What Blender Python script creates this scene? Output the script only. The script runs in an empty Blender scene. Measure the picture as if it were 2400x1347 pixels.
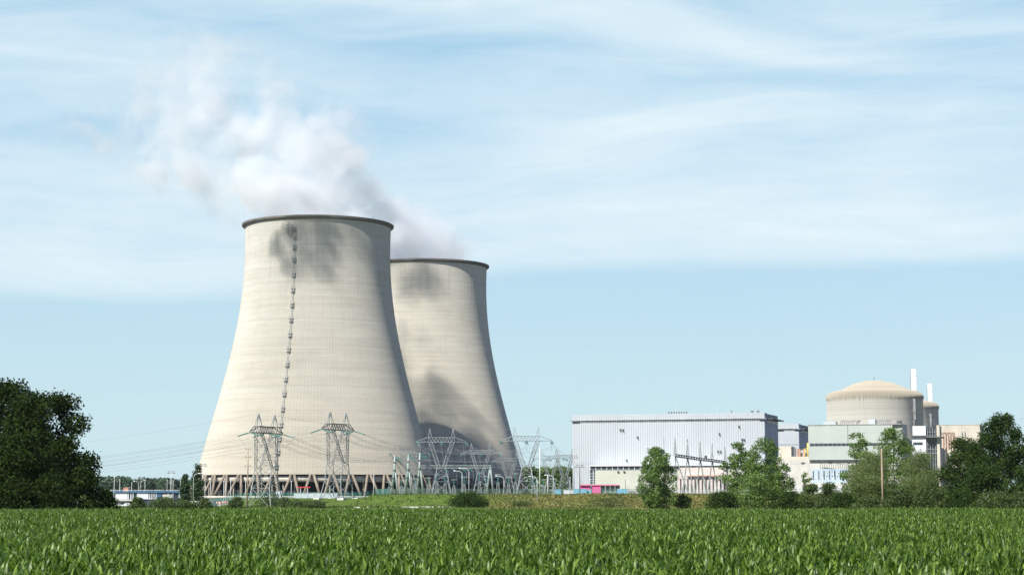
import bpy, math, random
import numpy as np
from mathutils import Vector, Matrix

R = math.radians
rnd = random.Random(7)
nrs = np.random.RandomState(7)
scene = bpy.context.scene
col = scene.collection

# ------------------------------------------------------------------ camera
F = 4400.0                      # focal length in photo pixels (2400 wide)
PITCH = math.atan((1160 - 673.5) / F)
CAM_Z = 4.0
cam_d = bpy.data.cameras.new('camera')
cam_d.sensor_width = 36.0
cam_d.lens = 36.0 * F / 2400.0
cam_d.clip_start = 0.5
cam_d.clip_end = 20000
cam = bpy.data.objects.new('camera', cam_d)
cam.location = (0, 0, CAM_Z)
cam.rotation_euler = (R(90) + PITCH, 0, 0)
col.objects.link(cam)
scene.camera = cam
SP, CP = math.sin(PITCH), math.cos(PITCH)


def at(px, py, D):
    """world point seen at photo pixel (px, py) at ground distance y = D"""
    u = (px - 1200) / F
    v = (673.5 - py) / F
    k = D / (CP - v * SP)
    return Vector((u * k, D, CAM_Z + (SP + v * CP) * k))


def zpx(py, D):
    return at(1200, py, D).z


def xpx(px, D, py=1120):
    return at(px, py, D).x


# ------------------------------------------------------------------ terrain
def smooth(t):
    t = np.clip(t, 0, 1)
    return t * t * (3 - 2 * t)


def hz(x, y):
    """ground height; works on floats and arrays"""
    x = np.asarray(x, float)
    y = np.asarray(y, float)
    right = smooth((y - 628) / 30.0) * 4.25                     # the bank of the plant platform
    mid = smooth((y - 655) / 55.0) * 2.9
    left = smooth((y - 700) / 200.0) * 0.5
    a = smooth((x + 58) / 10.0)
    edge = -0.27 * (y - 680) - 104
    b = smooth((x - edge) / 16.0)
    h = left * (1 - b) + mid * b
    h = h * (1 - a) + right * a
    far = smooth((y - 1300) / 900.0) * 3.0
    bump = (np.sin(x * 0.21 + y * 0.05) + np.sin(x * 0.083 - y * 0.11 + 1.3)) * 0.09
    m = smooth((y - 560) / 60.0) * (1 - smooth((y - 660) / 20.0))
    return h + far + bump * m


def gz(x, y):
    return float(hz(x, y))


# ------------------------------------------------------------------ materials
def newmat(name):
    m = bpy.data.materials.new(name)
    m.use_nodes = True
    nt = m.node_tree
    for n in list(nt.nodes):
        nt.nodes.remove(n)
    return m, nt


class NG:
    """small node graph helper"""
    def __init__(s, nt):
        s.nt = nt

    def n(s, typ, **kw):
        nd = s.nt.nodes.new(typ)
        for k, v in kw.items():
            setattr(nd, k, v)
        return nd

    def put(s, sock, v):
        if isinstance(v, bpy.types.NodeSocket):
            s.nt.links.new(v, sock)
        elif v is not None:
            sock.default_value = v

    def m(s, op, a, b=None, c=None, clamp=False):
        nd = s.n('ShaderNodeMath', operation=op)
        nd.use_clamp = clamp
        s.put(nd.inputs[0], a)
        if b is not None:
            s.put(nd.inputs[1], b)
        if c is not None:
            s.put(nd.inputs[2], c)
        return nd.outputs[0]

    def mix(s, fac, a, b, blend='MIX'):
        nd = s.n('ShaderNodeMix', data_type='RGBA', blend_type=blend)
        s.put(nd.inputs['Factor'], fac)
        s.put(nd.inputs[6], a)
        s.put(nd.inputs[7], b)
        return nd.outputs[2]

    def noise(s, vec, scale, detail=3, rough=0.5, dist=0.0, out='Fac'):
        nd = s.n('ShaderNodeTexNoise')
        if vec is not None:
            s.put(nd.inputs['Vector'], vec)
        nd.inputs['Scale'].default_value = scale
        nd.inputs['Detail'].default_value = detail
        nd.inputs['Roughness'].default_value = rough
        nd.inputs['Distortion'].default_value = dist
        return nd.outputs[out]

    def ramp(s, v, lo, hi, a=0.0, b=1.0, smoothstep=True):
        nd = s.n('ShaderNodeMapRange')
        nd.interpolation_type = 'SMOOTHSTEP' if smoothstep else 'LINEAR'
        s.put(nd.inputs[0], v)
        nd.inputs[1].default_value = lo
        nd.inputs[2].default_value = hi
        nd.inputs[3].default_value = a
        nd.inputs[4].default_value = b
        return nd.outputs[0]

    def xyz(s, x, y, z):
        nd = s.n('ShaderNodeCombineXYZ')
        s.put(nd.inputs[0], x)
        s.put(nd.inputs[1], y)
        s.put(nd.inputs[2], z)
        return nd.outputs[0]

    def sep(s, v):
        nd = s.n('ShaderNodeSeparateXYZ')
        s.put(nd.inputs[0], v)
        return nd.outputs

    def vscale(s, v, sx, sy, sz):
        nd = s.n('ShaderNodeVectorMath', operation='MULTIPLY')
        s.put(nd.inputs[0], v)
        nd.inputs[1].default_value = (sx, sy, sz)
        return nd.outputs[0]


def c4(c):
    return (c[0], c[1], c[2], 1.0)


def mat_plain(name, color, rough=0.6, var=0.15, scale=0.8, metal=0.0, stretch=(1, 1, 1), dirt=None, spec=0.4, bump=0.0):
    m, nt = newmat(name)
    g = NG(nt)
    out = g.n('ShaderNodeOutputMaterial')
    b = g.n('ShaderNodeBsdfPrincipled')
    tc = g.n('ShaderNodeTexCoord')
    vec = g.vscale(tc.outputs['Object'], *stretch)
    nz = g.noise(vec, scale, 5, 0.6)
    lo = tuple(max(0, v * (1 - var)) for v in color)
    hi = tuple(min(1, v * (1 + var)) for v in color)
    c = g.mix(g.ramp(nz, 0.3, 0.7), c4(lo), c4(hi))
    if dirt:
        d = g.noise(g.vscale(tc.outputs['Object'], 1.2, 1.2, 0.12), 1.0, 4, 0.65)
        c = g.mix(g.m('MULTIPLY', g.ramp(d, 0.5, 0.78), dirt[1]), c, c4(dirt[0]))
    g.put(b.inputs['Base Color'], c)
    b.inputs['Roughness'].default_value = rough
    b.inputs['Metallic'].default_value = metal
    b.inputs['Specular IOR Level'].default_value = spec
    if bump:
        bp = g.n('ShaderNodeBump')
        bp.inputs['Strength'].default_value = bump
        bp.inputs['Distance'].default_value = 0.1
        g.put(bp.inputs['Height'], nz)
        g.put(b.inputs['Normal'], bp.outputs[0])
    g.put(out.inputs[0], b.outputs[0])
    return m


def mat_leaf(name, dark, light, trans=0.35, rough=0.5, spec=0.35, attr='tint'):
    m, nt = newmat(name)
    g = NG(nt)
    out = g.n('ShaderNodeOutputMaterial')
    b = g.n('ShaderNodeBsdfPrincipled')
    at_ = g.n('ShaderNodeAttribute')
    at_.attribute_name = attr
    c = g.mix(at_.outputs['Fac'], c4(dark), c4(light))
    g.put(b.inputs['Base Color'], c)
    b.inputs['Roughness'].default_value = rough
    b.inputs['Specular IOR Level'].default_value = spec
    t = g.n('ShaderNodeBsdfTranslucent')
    c2 = g.mix(1.0, c, (1.0, 1.25, 0.45, 1), 'MULTIPLY')
    g.put(t.inputs['Color'], c2)
    mx = g.n('ShaderNodeMixShader')
    mx.inputs[0].default_value = trans
    g.put(mx.inputs[1], b.outputs[0])
    g.put(mx.inputs[2], t.outputs[0])
    g.put(out.inputs[0], mx.outputs[0])
    return m


def mat_concrete(name, zbase, ztop, low, high, lift=1.25, nribs=190, seam=0.16, stain=0.35, seed=0.0):
    """weathered slip-formed concrete: lift joints, meridional form ribs, banded pours, runs of dirt"""
    m, nt = newmat(name)
    g = NG(nt)
    out = g.n('ShaderNodeOutputMaterial')
    b = g.n('ShaderNodeBsdfPrincipled')
    tc = g.n('ShaderNodeTexCoord')
    o = g.sep(tc.outputs['Object'])
    x, y, z = o[0], o[1], o[2]
    ang = g.m('ARCTAN2', y, x)
    t = g.ramp(z, zbase, ztop, 0, 1, False)
    band = g.noise(g.xyz(seed, seed, g.m('MULTIPLY', z, 0.13)), 1.0, 6, 0.7)
    base = g.mix(g.m('ADD', g.m('MULTIPLY', t, 0.9), g.m('MULTIPLY', g.m('SUBTRACT', band, 0.5), 0.8), None, True), c4(low), c4(high))
    fine = g.noise(g.xyz(seed, 3.0, g.m('MULTIPLY', z, 0.45)), 1.0, 3, 0.6)
    base = g.mix(g.ramp(fine, 0.42, 0.62, 0.0, 0.16), base, (0.36, 0.31, 0.24, 1))
    # pours of slightly different tone
    pour = g.noise(g.xyz(g.m('MULTIPLY', ang, 2.0), seed, g.m('MULTIPLY', z, 0.5)), 1.0, 3, 0.8)
    base = g.mix(g.ramp(pour, 0.35, 0.7, 0.0, 0.17), base, (0.30, 0.27, 0.22, 1))
    # vertical runs of dirt, stronger towards the rim
    run = g.noise(g.xyz(g.m('MULTIPLY', ang, 26.0), seed, g.m('MULTIPLY', z, 0.035)), 1.0, 5, 0.65)
    runm = g.m('MULTIPLY', g.ramp(run, 0.52, 0.8), g.ramp(z, ztop - 62, ztop, 0.10, stain))
    base = g.mix(runm, base, (0.20, 0.20, 0.19, 1))
    blot = g.noise(tc.outputs['Object'], 0.06, 6, 0.65)
    base = g.mix(g.ramp(blot, 0.5, 0.75, 0, 0.18), base, (0.33, 0.30, 0.25, 1))
    # joints
    fz = g.m('FRACT', g.m('DIVIDE', z, lift))
    jz = g.m('LESS_THAN', fz, 0.14)
    fa = g.m('FRACT', g.m('MULTIPLY', ang, nribs / (2 * math.pi)))
    ja = g.m('MULTIPLY', g.m('LESS_THAN', fa, 0.14), 0.35)
    j = g.m('MAXIMUM', g.m('MULTIPLY', jz, 0.9), ja)
    wear = g.ramp(g.noise(tc.outputs['Object'], 0.05, 4, 0.6), 0.35, 0.65, 0.45, 1.0)
    jm = g.m('MULTIPLY', g.m('MULTIPLY', j, wear), g.ramp(z, zbase, ztop, seam * 0.45, seam * 2.1, False))
    base = g.mix(jm, base, (0.16, 0.16, 0.16, 1))
    g.put(b.inputs['Base Color'], base)
    b.inputs['Roughness'].default_value = 0.9
    b.inputs['Diffuse Roughness'].default_value = 1.0
    b.inputs['Specular IOR Level'].default_value = 0.15
    bp = g.n('ShaderNodeBump')
    bp.inputs['Strength'].default_value = 0.35
    bp.inputs['Distance'].default_value = 0.12
    g.put(bp.inputs['Height'], g.m('SUBTRACT', 1.0, j))
    g.put(b.inputs['Normal'], bp.outputs[0])
    g.put(out.inputs[0], b.outputs[0])
    return m


M = {}
M['tower'] = mat_concrete('tower_concrete', 10, 140, (0.56, 0.52, 0.43), (0.645, 0.635, 0.58), seed=1.3)
M['tower2'] = mat_concrete('tower_concrete_far', 10, 140, (0.60, 0.555, 0.455), (0.68, 0.66, 0.585), seed=5.1)
M['rim'] = mat_plain('rim_concrete', (0.15, 0.145, 0.13), 0.9, 0.35, 0.5, stretch=(1, 1, 3))
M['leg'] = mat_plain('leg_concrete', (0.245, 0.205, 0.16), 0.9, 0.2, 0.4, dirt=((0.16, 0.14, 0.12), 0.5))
M['lintel'] = mat_plain('lintel_concrete', (0.50, 0.465, 0.385), 0.9, 0.25, 0.25, dirt=((0.15, 0.14, 0.13), 0.6))
M['dark_fill'] = mat_plain('fill_packing', (0.03, 0.032, 0.036), 0.9, 0.3, 0.3, stretch=(1, 1, 6))  # packing coloured near-black to carry the dark of the tower interior
M['grey_steel'] = mat_plain('grey_steel', (0.28, 0.285, 0.285), 0.6, 0.3, 0.6, metal=0.2)
M['dark_steel'] = mat_plain('dark_steel', (0.10, 0.105, 0.11), 0.6, 0.3, 0.6, metal=0.2)
M['galv'] = mat_plain('galvanised_steel', (0.27, 0.30, 0.30), 0.5, 0.2, 0.5, metal=0.25)
M['galv_green'] = mat_plain('green_grey_steel', (0.30, 0.37, 0.35), 0.5, 0.15, 0.3, metal=0.1)
M['ladder'] = mat_plain('ladder_steel', (0.42, 0.42, 0.40), 0.6, 0.2, 0.6)
M['insul'] = mat_plain('insulator_glass', (0.06, 0.20, 0.18), 0.25, 0.2, 2.0)
M['wire'] = mat_plain('aluminium_wire', (0.30, 0.30, 0.30), 0.5, 0.1, 0.2, metal=0.4)
M['white_post'] = mat_plain('white_post_paint', (0.62, 0.64, 0.64), 0.4, 0.08, 0.5)
M['wood'] = mat_plain('pole_wood', (0.34, 0.27, 0.18), 0.85, 0.3, 1.2, stretch=(1, 1, 0.1), dirt=((0.12, 0.09, 0.06), 0.5))
M['bark'] = mat_plain('bark', (0.10, 0.08, 0.06), 0.95, 0.4, 1.5, stretch=(1, 1, 0.3))
M['clad'] = mat_plain('blue_white_cladding', (0.445, 0.475, 0.495), 0.42, 0.05, 0.06, stretch=(1, 1, 0.3), dirt=((0.42, 0.46, 0.50), 0.25))
M['clad_shaded'] = mat_plain('shaded_cladding', (0.18, 0.235, 0.36), 0.5, 0.08, 0.1)  # same cladding as the front, with the end-wall shade put into its colour
M['joint'] = mat_plain('cladding_joint', (0.24, 0.27, 0.31), 0.7, 0.2, 0.3)
M['green_wall'] = mat_plain('green_grey_panel', (0.40, 0.44, 0.40), 0.6, 0.05, 0.08, dirt=((0.33, 0.36, 0.30), 0.25))
M['cream_green'] = mat_plain('cream_green_panel', (0.46, 0.475, 0.39), 0.6, 0.06, 0.12, dirt=((0.40, 0.40, 0.32), 0.3))
M['cream'] = mat_plain('cream_render', (0.53, 0.49, 0.41), 0.8, 0.10, 0.15, dirt=((0.36, 0.33, 0.28), 0.5))
M['pinkish'] = mat_plain('pale_pink_render', (0.53, 0.47, 0.43), 0.8, 0.08, 0.2, dirt=((0.40, 0.36, 0.33), 0.35))
M['pale'] = mat_plain('pale_render', (0.52, 0.51, 0.46), 0.8, 0.08, 0.2, dirt=((0.35, 0.34, 0.31), 0.45))
M['white'] = mat_plain('white_paint', (0.62, 0.64, 0.66), 0.5, 0.05, 0.3)
M['chimney'] = mat_plain('chimney_white', (0.74, 0.77, 0.80), 0.5, 0.08, 0.6, stretch=(1, 1, 0.4))
M['glass'] = mat_plain('dark_glass', (0.035, 0.05, 0.065), 0.15, 0.3, 0.5, spec=0.6)
M['blue_fascia'] = mat_plain('blue_fascia', (0.05, 0.13, 0.24), 0.5, 0.1, 0.3)
M['pink'] = mat_plain('pink_panel', (0.66, 0.10, 0.30), 0.5, 0.06, 0.6)
M['pink_roof'] = mat_plain('pink_roof', (0.66, 0.22, 0.30), 0.5, 0.06, 0.6)
M['cyan'] = mat_plain('cyan_paint', (0.13, 0.40, 0.54), 0.45, 0.12, 0.6)
M['blue_frame'] = mat_plain('pale_blue_steel', (0.40, 0.55, 0.68), 0.5, 0.1, 0.4)
M['yellow'] = mat_plain('yellow_paint', (0.72, 0.52, 0.12), 0.5, 0.1, 0.4)
M['rust'] = mat_plain('rusty_pipe', (0.40, 0.24, 0.18), 0.8, 0.3, 0.7)
M['red'] = mat_plain('red_paint', (0.55, 0.06, 0.04), 0.45, 0.1, 0.4)
M['roof_grey'] = mat_plain('grey_roof', (0.30, 0.31, 0.31), 0.8, 0.15, 0.4)
M['teal_mesh'] = mat_plain('teal_mesh', (0.04, 0.20, 0.17), 0.6, 0.15, 0.4)
M['green_mesh'] = mat_plain('green_mesh', (0.16, 0.25, 0.20), 0.6, 0.15, 0.4)
M['tile'] = mat_plain('orange_tile', (0.55, 0.27, 0.17), 0.8, 0.15, 0.8)
M['kerb'] = mat_plain('pale_kerb', (0.60, 0.58, 0.53), 0.8, 0.1, 0.4)
M['rubber'] = mat_plain('black_rubber', (0.02, 0.02, 0.02), 0.8, 0.2, 1.0)
M['car_white'] = mat_plain('car_white_paint', (0.74, 0.75, 0.76), 0.25, 0.03, 0.6)
M['car_dark'] = mat_plain('car_grey_paint', (0.14, 0.16, 0.20), 0.25, 0.03, 0.6)


def mat_dome():
    m, nt = newmat('reactor_concrete')
    g = NG(nt)
    out = g.n('ShaderNodeOutputMaterial')
    b = g.n('ShaderNodeBsdfPrincipled')
    tc = g.n('ShaderNodeTexCoord')
    o = g.sep(tc.outputs['Object'])
    ang = g.m('ARCTAN2', o[1], o[0])
    base = g.mix(g.ramp(g.noise(g.xyz(0.0, 0.0, g.m('MULTIPLY', o[2], 0.35)), 1.0, 4, 0.7), 0.35, 0.7), (0.60, 0.58, 0.52, 1), (0.54, 0.52, 0.455, 1))
    run = g.noise(g.xyz(g.m('MULTIPLY', ang, 22.0), 0.0, g.m('MULTIPLY', o[2], 0.07)), 1.0, 5, 0.7)
    # old lichen run-off that starts at the shoulder
    edge = g.m('ADD', o[2], g.m('MULTIPLY', g.m('SUBTRACT', run, 0.5), 9.0))
    mask = g.ramp(edge, 41.5, 44.0)
    base = g.mix(g.m('MULTIPLY', mask, 0.75), base, (0.30, 0.255, 0.185, 1))
    # the cap is cleaner than the shoulder
    cap = g.ramp(o[2], 46.6, 49.0)
    base = g.mix(g.m('MULTIPLY', cap, 0.7), base, (0.40, 0.355, 0.27, 1))
    streak = g.m('MULTIPLY', g.ramp(run, 0.55, 0.72), g.ramp(o[2], 24, 42, 0.05, 0.3))
    base = g.mix(streak, base, (0.27, 0.25, 0.21, 1))
    jz = g.m('LESS_THAN', g.m('FRACT', g.m('DIVIDE', o[2], 2.4)), 0.09)
    base = g.mix(g.m('MULTIPLY', jz, 0.22), base, (0.2, 0.19, 0.17, 1))
    g.put(b.inputs['Base Color'], base)
    b.inputs['Roughness'].default_value = 0.9
    b.inputs['Diffuse Roughness'].default_value = 1.0
    b.inputs['Specular IOR Level'].default_value = 0.15
    g.put(out.inputs[0], b.outputs[0])
    return m


M['dome'] = mat_dome()


def mat_ground():
    m, nt = newmat('ground_grass')
    g = NG(nt)
    out = g.n('ShaderNodeOutputMaterial')
    b = g.n('ShaderNodeBsdfPrincipled')
    tc = g.n('ShaderNodeTexCoord')
    P = tc.outputs['Object']
    o = g.sep(P)
    n1 = g.noise(g.vscale(P, 0.09, 0.16, 0.2), 1.0, 5, 0.65)
    n2 = g.noise(g.vscale(P, 0.6, 0.6, 0.6), 1.0, 5, 0.7)
    fresh = g.mix(g.ramp(n2, 0.3, 0.7), (0.065, 0.115, 0.018, 1), (0.13, 0.19, 0.035, 1))
    dry = g.mix(g.ramp(n2, 0.3, 0.7), (0.12, 0.12, 0.032, 1), (0.26, 0.205, 0.075, 1))
    # mown grass on the west of the bank, rough dry grass further east
    east = g.ramp(g.m('ADD', o[0], g.m('MULTIPLY', g.m('SUBTRACT', n1, 0.5), 30)), -14, 6)
    c = g.mix(g.m('MULTIPLY', east, g.ramp(n1, 0.32, 0.62, 0.25, 1.0)), fresh, dry)
    soil = g.mix(n2, (0.05, 0.035, 0.02, 1), (0.09, 0.065, 0.04, 1))
    c = g.mix(g.ramp(o[1], 300, 302, 1.0, 0.0), c, soil)
    grav = g.mix(n2, (0.10, 0.10, 0.085, 1), (0.15, 0.145, 0.125, 1))
    plat = g.m('MULTIPLY', g.ramp(o[1], 735, 745), g.ramp(o[1], 1250, 1270, 1.0, 0.0))
    c = g.mix(plat, c, grav)
    g.put(b.inputs['Base Color'], c)
    b.inputs['Roughness'].default_value = 0.95
    b.inputs['Specular IOR Level'].default_value = 0.1
    bp = g.n('ShaderNodeBump')
    bp.inputs['Strength'].default_value = 0.8
    bp.inputs['Distance'].default_value = 0.5
    g.put(bp.inputs['Height'], g.noise(P, 2.0, 5, 0.7))
    g.put(b.inputs['Normal'], bp.outputs[0])
    g.put(out.inputs[0], b.outputs[0])
    return m


M['ground'] = mat_ground()
M['corn'] = mat_leaf('corn_leaf', (0.014, 0.050, 0.004), (0.215, 0.325, 0.048), 0.30, 0.44, 0.40)
M['leaf_dark'] = mat_leaf('dark_leaf', (0.004, 0.012, 0.002), (0.038, 0.064, 0.010), 0.15, 0.6, 0.08)
M['leaf_dark2'] = mat_leaf('dark_leaf_east', (0.008, 0.024, 0.005), (0.055, 0.095, 0.017), 0.2, 0.6, 0.10)
M['leaf_mid'] = mat_leaf('mid_leaf', (0.040, 0.095, 0.016), (0.200, 0.295, 0.075), 0.35, 0.5, 0.3)
M['leaf_pop'] = mat_leaf('poplar_leaf', (0.022, 0.050, 0.018), (0.060, 0.105, 0.036), 0.2)
M['leaf_willow'] = mat_leaf('willow_leaf', (0.085, 0.125, 0.035), (0.200, 0.250, 0.085), 0.35)
M['leaf_bush'] = mat_leaf('bush_leaf', (0.028, 0.056, 0.012), (0.105, 0.145, 0.036), 0.25)
M['leaf_far'] = mat_leaf('far_leaf_hazed', (0.045, 0.080, 0.055), (0.095, 0.145, 0.085), 0.15)  # bluish distance haze is mixed into these leaf colours
M['leaf_grass'] = mat_leaf('rough_grass', (0.07, 0.11, 0.022), (0.26, 0.22, 0.08), 0.3)


# ------------------------------------------------------------------ mesh builder
class MB:
    def __init__(s):
        s.v = []
        s.f = []

    def quad(s, a, b, c, d):
        i = len(s.v)
        s.v += [tuple(a), tuple(b), tuple(c), tuple(d)]
        s.f.append((i, i + 1, i + 2, i + 3))
        return s

    def box(s, x0, x1, y0, y1, z0, z1):
        i = len(s.v)
        s.v += [(x0, y0, z0), (x1, y0, z0), (x1, y1, z0), (x0, y1, z0), (x0, y0, z1), (x1, y0, z1), (x1, y1, z1), (x0, y1, z1)]
        s.f += [(i, i + 3, i + 2, i + 1), (i + 4, i + 5, i + 6, i + 7), (i, i + 1, i + 5, i + 4), (i + 1, i + 2, i + 6, i + 5), (i + 2, i + 3, i + 7, i + 6), (i + 3, i, i + 4, i + 7)]
        return s

    def tube(s, pts, r, n=6, cap=True):
        pts = [Vector(p) for p in pts]
        rs = r if isinstance(r, (list, tuple)) else [r] * len(pts)
        base = len(s.v)
        for k, p in enumerate(pts):
            d = (pts[min(k + 1, len(pts) - 1)] - pts[max(k - 1, 0)])
            if d.length < 1e-9:
                d = Vector((0, 0, 1))
            d.normalize()
            ref = Vector((0, 0, 1)) if abs(d.z) < 0.9 else Vector((0, 1, 0))
            a = d.cross(ref).normalized()
            b = d.cross(a)
            for j in range(n):
                t = 2 * math.pi * (j + 0.5) / n
                q = p + (a * math.cos(t) + b * math.sin(t)) * rs[k]
                s.v.append(tuple(q))
        for k in range(len(pts) - 1):
            for j in range(n):
                j2 = (j + 1) % n
                s.f.append((base + k * n + j, base + k * n + j2, base + (k + 1) * n + j2, base + (k + 1) * n + j))
        if cap:
            s.f.append(tuple(base + j for j in range(n))[::-1])
            e = base + (len(pts) - 1) * n
            s.f.append(tuple(e + j for j in range(n)))
        return s

    def bar(s, p, q, w):
        return s.tube([p, q], w * 0.7071, 4)

    def lathe(s, prof, n=96, closed=False):
        base = len(s.v)
        for r, z in prof:
            for j in range(n):
                t = 2 * math.pi * j / n
                s.v.append((r * math.cos(t), r * math.sin(t), z))
        m = len(prof)
        for k in range(m - 1 + (1 if closed else 0)):
            k2 = (k + 1) % m
            for j in range(n):
                j2 = (j + 1) % n
                s.f.append((base + k * n + j, base + k * n + j2, base + k2 * n + j2, base + k2 * n + j))
        return s

    def xform(s, mat):
        s.v = [tuple(mat @ Vector(p)) for p in s.v]
        return s

    def add(s, other, mat=None):
        i = len(s.v)
        s.v += [tuple(mat @ Vector(p)) for p in other.v] if mat else other.v
        s.f += [tuple(k + i for k in f) for f in other.f]
        return s

    def build(s, name, mat, parent=None, sm=False):
        me = bpy.data.meshes.new(name)
        me.from_pydata(s.v, [], s.f)
        me.materials.append(mat)
        if sm:
            me.polygons.foreach_set('use_smooth', [True] * len(me.polygons))
        me.update()
        o = bpy.data.objects.new(name, me)
        col.objects.link(o)
        if parent is not None:
            o.parent = parent
        return o


def np_mesh(name, verts, faces, mat, attr=None, smooth_=False):
    """verts (n,3), faces (m,4) -> mesh data"""
    me = bpy.data.meshes.new(name)
    n, m = len(verts), len(faces)
    k = faces.shape[1]
    me.vertices.add(n)
    me.vertices.foreach_set('co', np.asarray(verts, np.float32).ravel())
    me.loops.add(m * k)
    me.loops.foreach_set('vertex_index', np.asarray(faces, np.int32).ravel())
    me.polygons.add(m)
    me.polygons.foreach_set('loop_start', np.arange(0, m * k, k, dtype=np.int32))
    me.polygons.foreach_set('loop_total', np.full(m, k, np.int32))
    if smooth_:
        me.polygons.foreach_set('use_smooth', np.ones(m, bool))
    me.update(calc_edges=True)
    me.materials.append(mat)
    if attr is not None:
        a = me.attributes.new('tint', 'FLOAT', 'POINT')
        a.data.foreach_set('value', np.asarray(attr, np.float32))
    return me


def link(name, data, parent=None, loc=None):
    o = bpy.data.objects.new(name, data)
    col.objects.link(o)
    if parent is not None:
        o.parent = parent
    if loc is not None:
        o.location = loc
    return o


def tag(o, label=None, cat=None, group=None, kind=None):
    if label:
        o['label'] = label
    if cat:
        o['category'] = cat
    if group:
        o['group'] = group
    if kind:
        o['kind'] = kind
    return o


def thing(name, label, cat, loc=(0, 0, 0), rz=0.0, group=None):
    o = bpy.data.objects.new(name, None)
    col.objects.link(o)
    o.location = loc
    o.rotation_euler = (0, 0, rz)
    o.empty_display_size = 0.5
    return tag(o, label, cat, group)


KIDS = {}


def children(o):
    return [c for c in col.objects if c.parent == o]


def copy_tree(o, label=None, loc=None, rz=None, scale=None):
    def rec(src, parent):
        c = src.copy()
        col.objects.link(c)
        c.parent = parent
        for ch in children(src):
            rec(ch, c)
        return c
    c = rec(o, None)
    if label:
        c['label'] = label
    if loc is not None:
        c.location = loc
    if rz is not None:
        c.rotation_euler = (0, 0, rz)
    if scale is not None:
        c.scale = (scale, scale, scale) if not isinstance(scale, (tuple, list)) else scale
    return c


# ------------------------------------------------------------------ light and sky
SUN_AZ, SUN_EL = R(215), R(45)
sd = Vector((math.sin(SUN_AZ) * math.cos(SUN_EL), math.cos(SUN_AZ) * math.cos(SUN_EL), math.sin(SUN_EL)))
sun_d = bpy.data.lights.new('sun', 'SUN')
sun_d.energy = 5.0
sun_d.angle = R(0.53)
sun_d.color = (1.0, 0.965, 0.895)
sun = bpy.data.objects.new('sun', sun_d)
sun.rotation_euler = sd.to_track_quat('Z', 'Y').to_euler()
col.objects.link(sun)

world = bpy.data.worlds.new('World')
scene.world = world
world.use_nodes = True
wt = world.node_tree
for n_ in list(wt.nodes):
    wt.nodes.remove(n_)
g = NG(wt)
wo = g.n('ShaderNodeOutputWorld')
bg = g.n('ShaderNodeBackground')
sky = g.n('ShaderNodeTexSky')
sky.sky_type = 'NISHITA'
sky.sun_disc = False
sky.sun_elevation = SUN_EL
sky.sun_rotation = SUN_AZ
sky.altitude = 100
sky.air_density = 1.0
sky.dust_density = 0.6
sky.ozone_density = 1.5
SKY_K = 0.060
bg.inputs['Strength'].default_value = SKY_K
tc = g.n('ShaderNodeTexCoord')
o = g.sep(tc.outputs['Generated'])
hyp = g.m('SQRT', g.m('ADD', g.m('MULTIPLY', o[0], o[0]), g.m('MULTIPLY', o[1], o[1])))
az = g.m('ARCTAN2', o[0], o[1])                # 0 = due north (+y), + to the east
el = g.m('ARCTAN2', o[2], hyp)
# wind-drawn cirrus: long soft streaks
wv = g.xyz(g.m('MULTIPLY', az, 3.0), g.m('MULTIPLY', el, 9.0), 3.0)
warp = g.m('MULTIPLY', g.m('SUBTRACT', g.noise(wv, 1.0, 3, 0.5), 0.5), 0.075)
el2 = g.m('ADD', el, warp)
s1 = g.noise(g.xyz(g.m('MULTIPLY', az, 5.0), g.m('MULTIPLY', el2, 42.0), 0.0), 1.0, 8, 0.62, 0.6)
s2 = g.noise(g.xyz(g.m('MULTIPLY', az, 14.0), g.m('MULTIPLY', el2, 130.0), 5.0), 1.0, 5, 0.6, 0.4)
s3 = g.noise(g.xyz(g.m('MULTIPLY', az, 9.0), g.m('MULTIPLY', el, 16.0), 9.0), 1.0, 5, 0.6, 0.8)


def azel(px, py):
    v = at(px, py, 1000.0) - Vector((0, 0, CAM_Z))
    return math.atan2(v.x, v.y), math.atan2(v.z, math.hypot(v.x, v.y))


def patch(px, py, rx, ry, tilt, amount):
    """a soft elongated bank of cirrus centred on a direction of the sky"""
    a0, e0 = azel(px, py)
    ra, re = rx / F, ry / F
    da = g.m('SUBTRACT', az, a0)
    de = g.m('SUBTRACT', el2, e0)
    c_, s_ = math.cos(tilt), math.sin(tilt)
    p = g.m('DIVIDE', g.m('ADD', g.m('MULTIPLY', da, c_), g.m('MULTIPLY', de, s_)), ra)
    q = g.m('DIVIDE', g.m('SUBTRACT', g.m('MULTIPLY', de, c_), g.m('MULTIPLY', da, s_)), re)
    d = g.m('ADD', g.m('MULTIPLY', p, p), g.m('MULTIPLY', q, q))
    return g.m('MULTIPLY', g.m('POWER', 2.718, g.m('MULTIPLY', d, -1.0)), amount)


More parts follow.
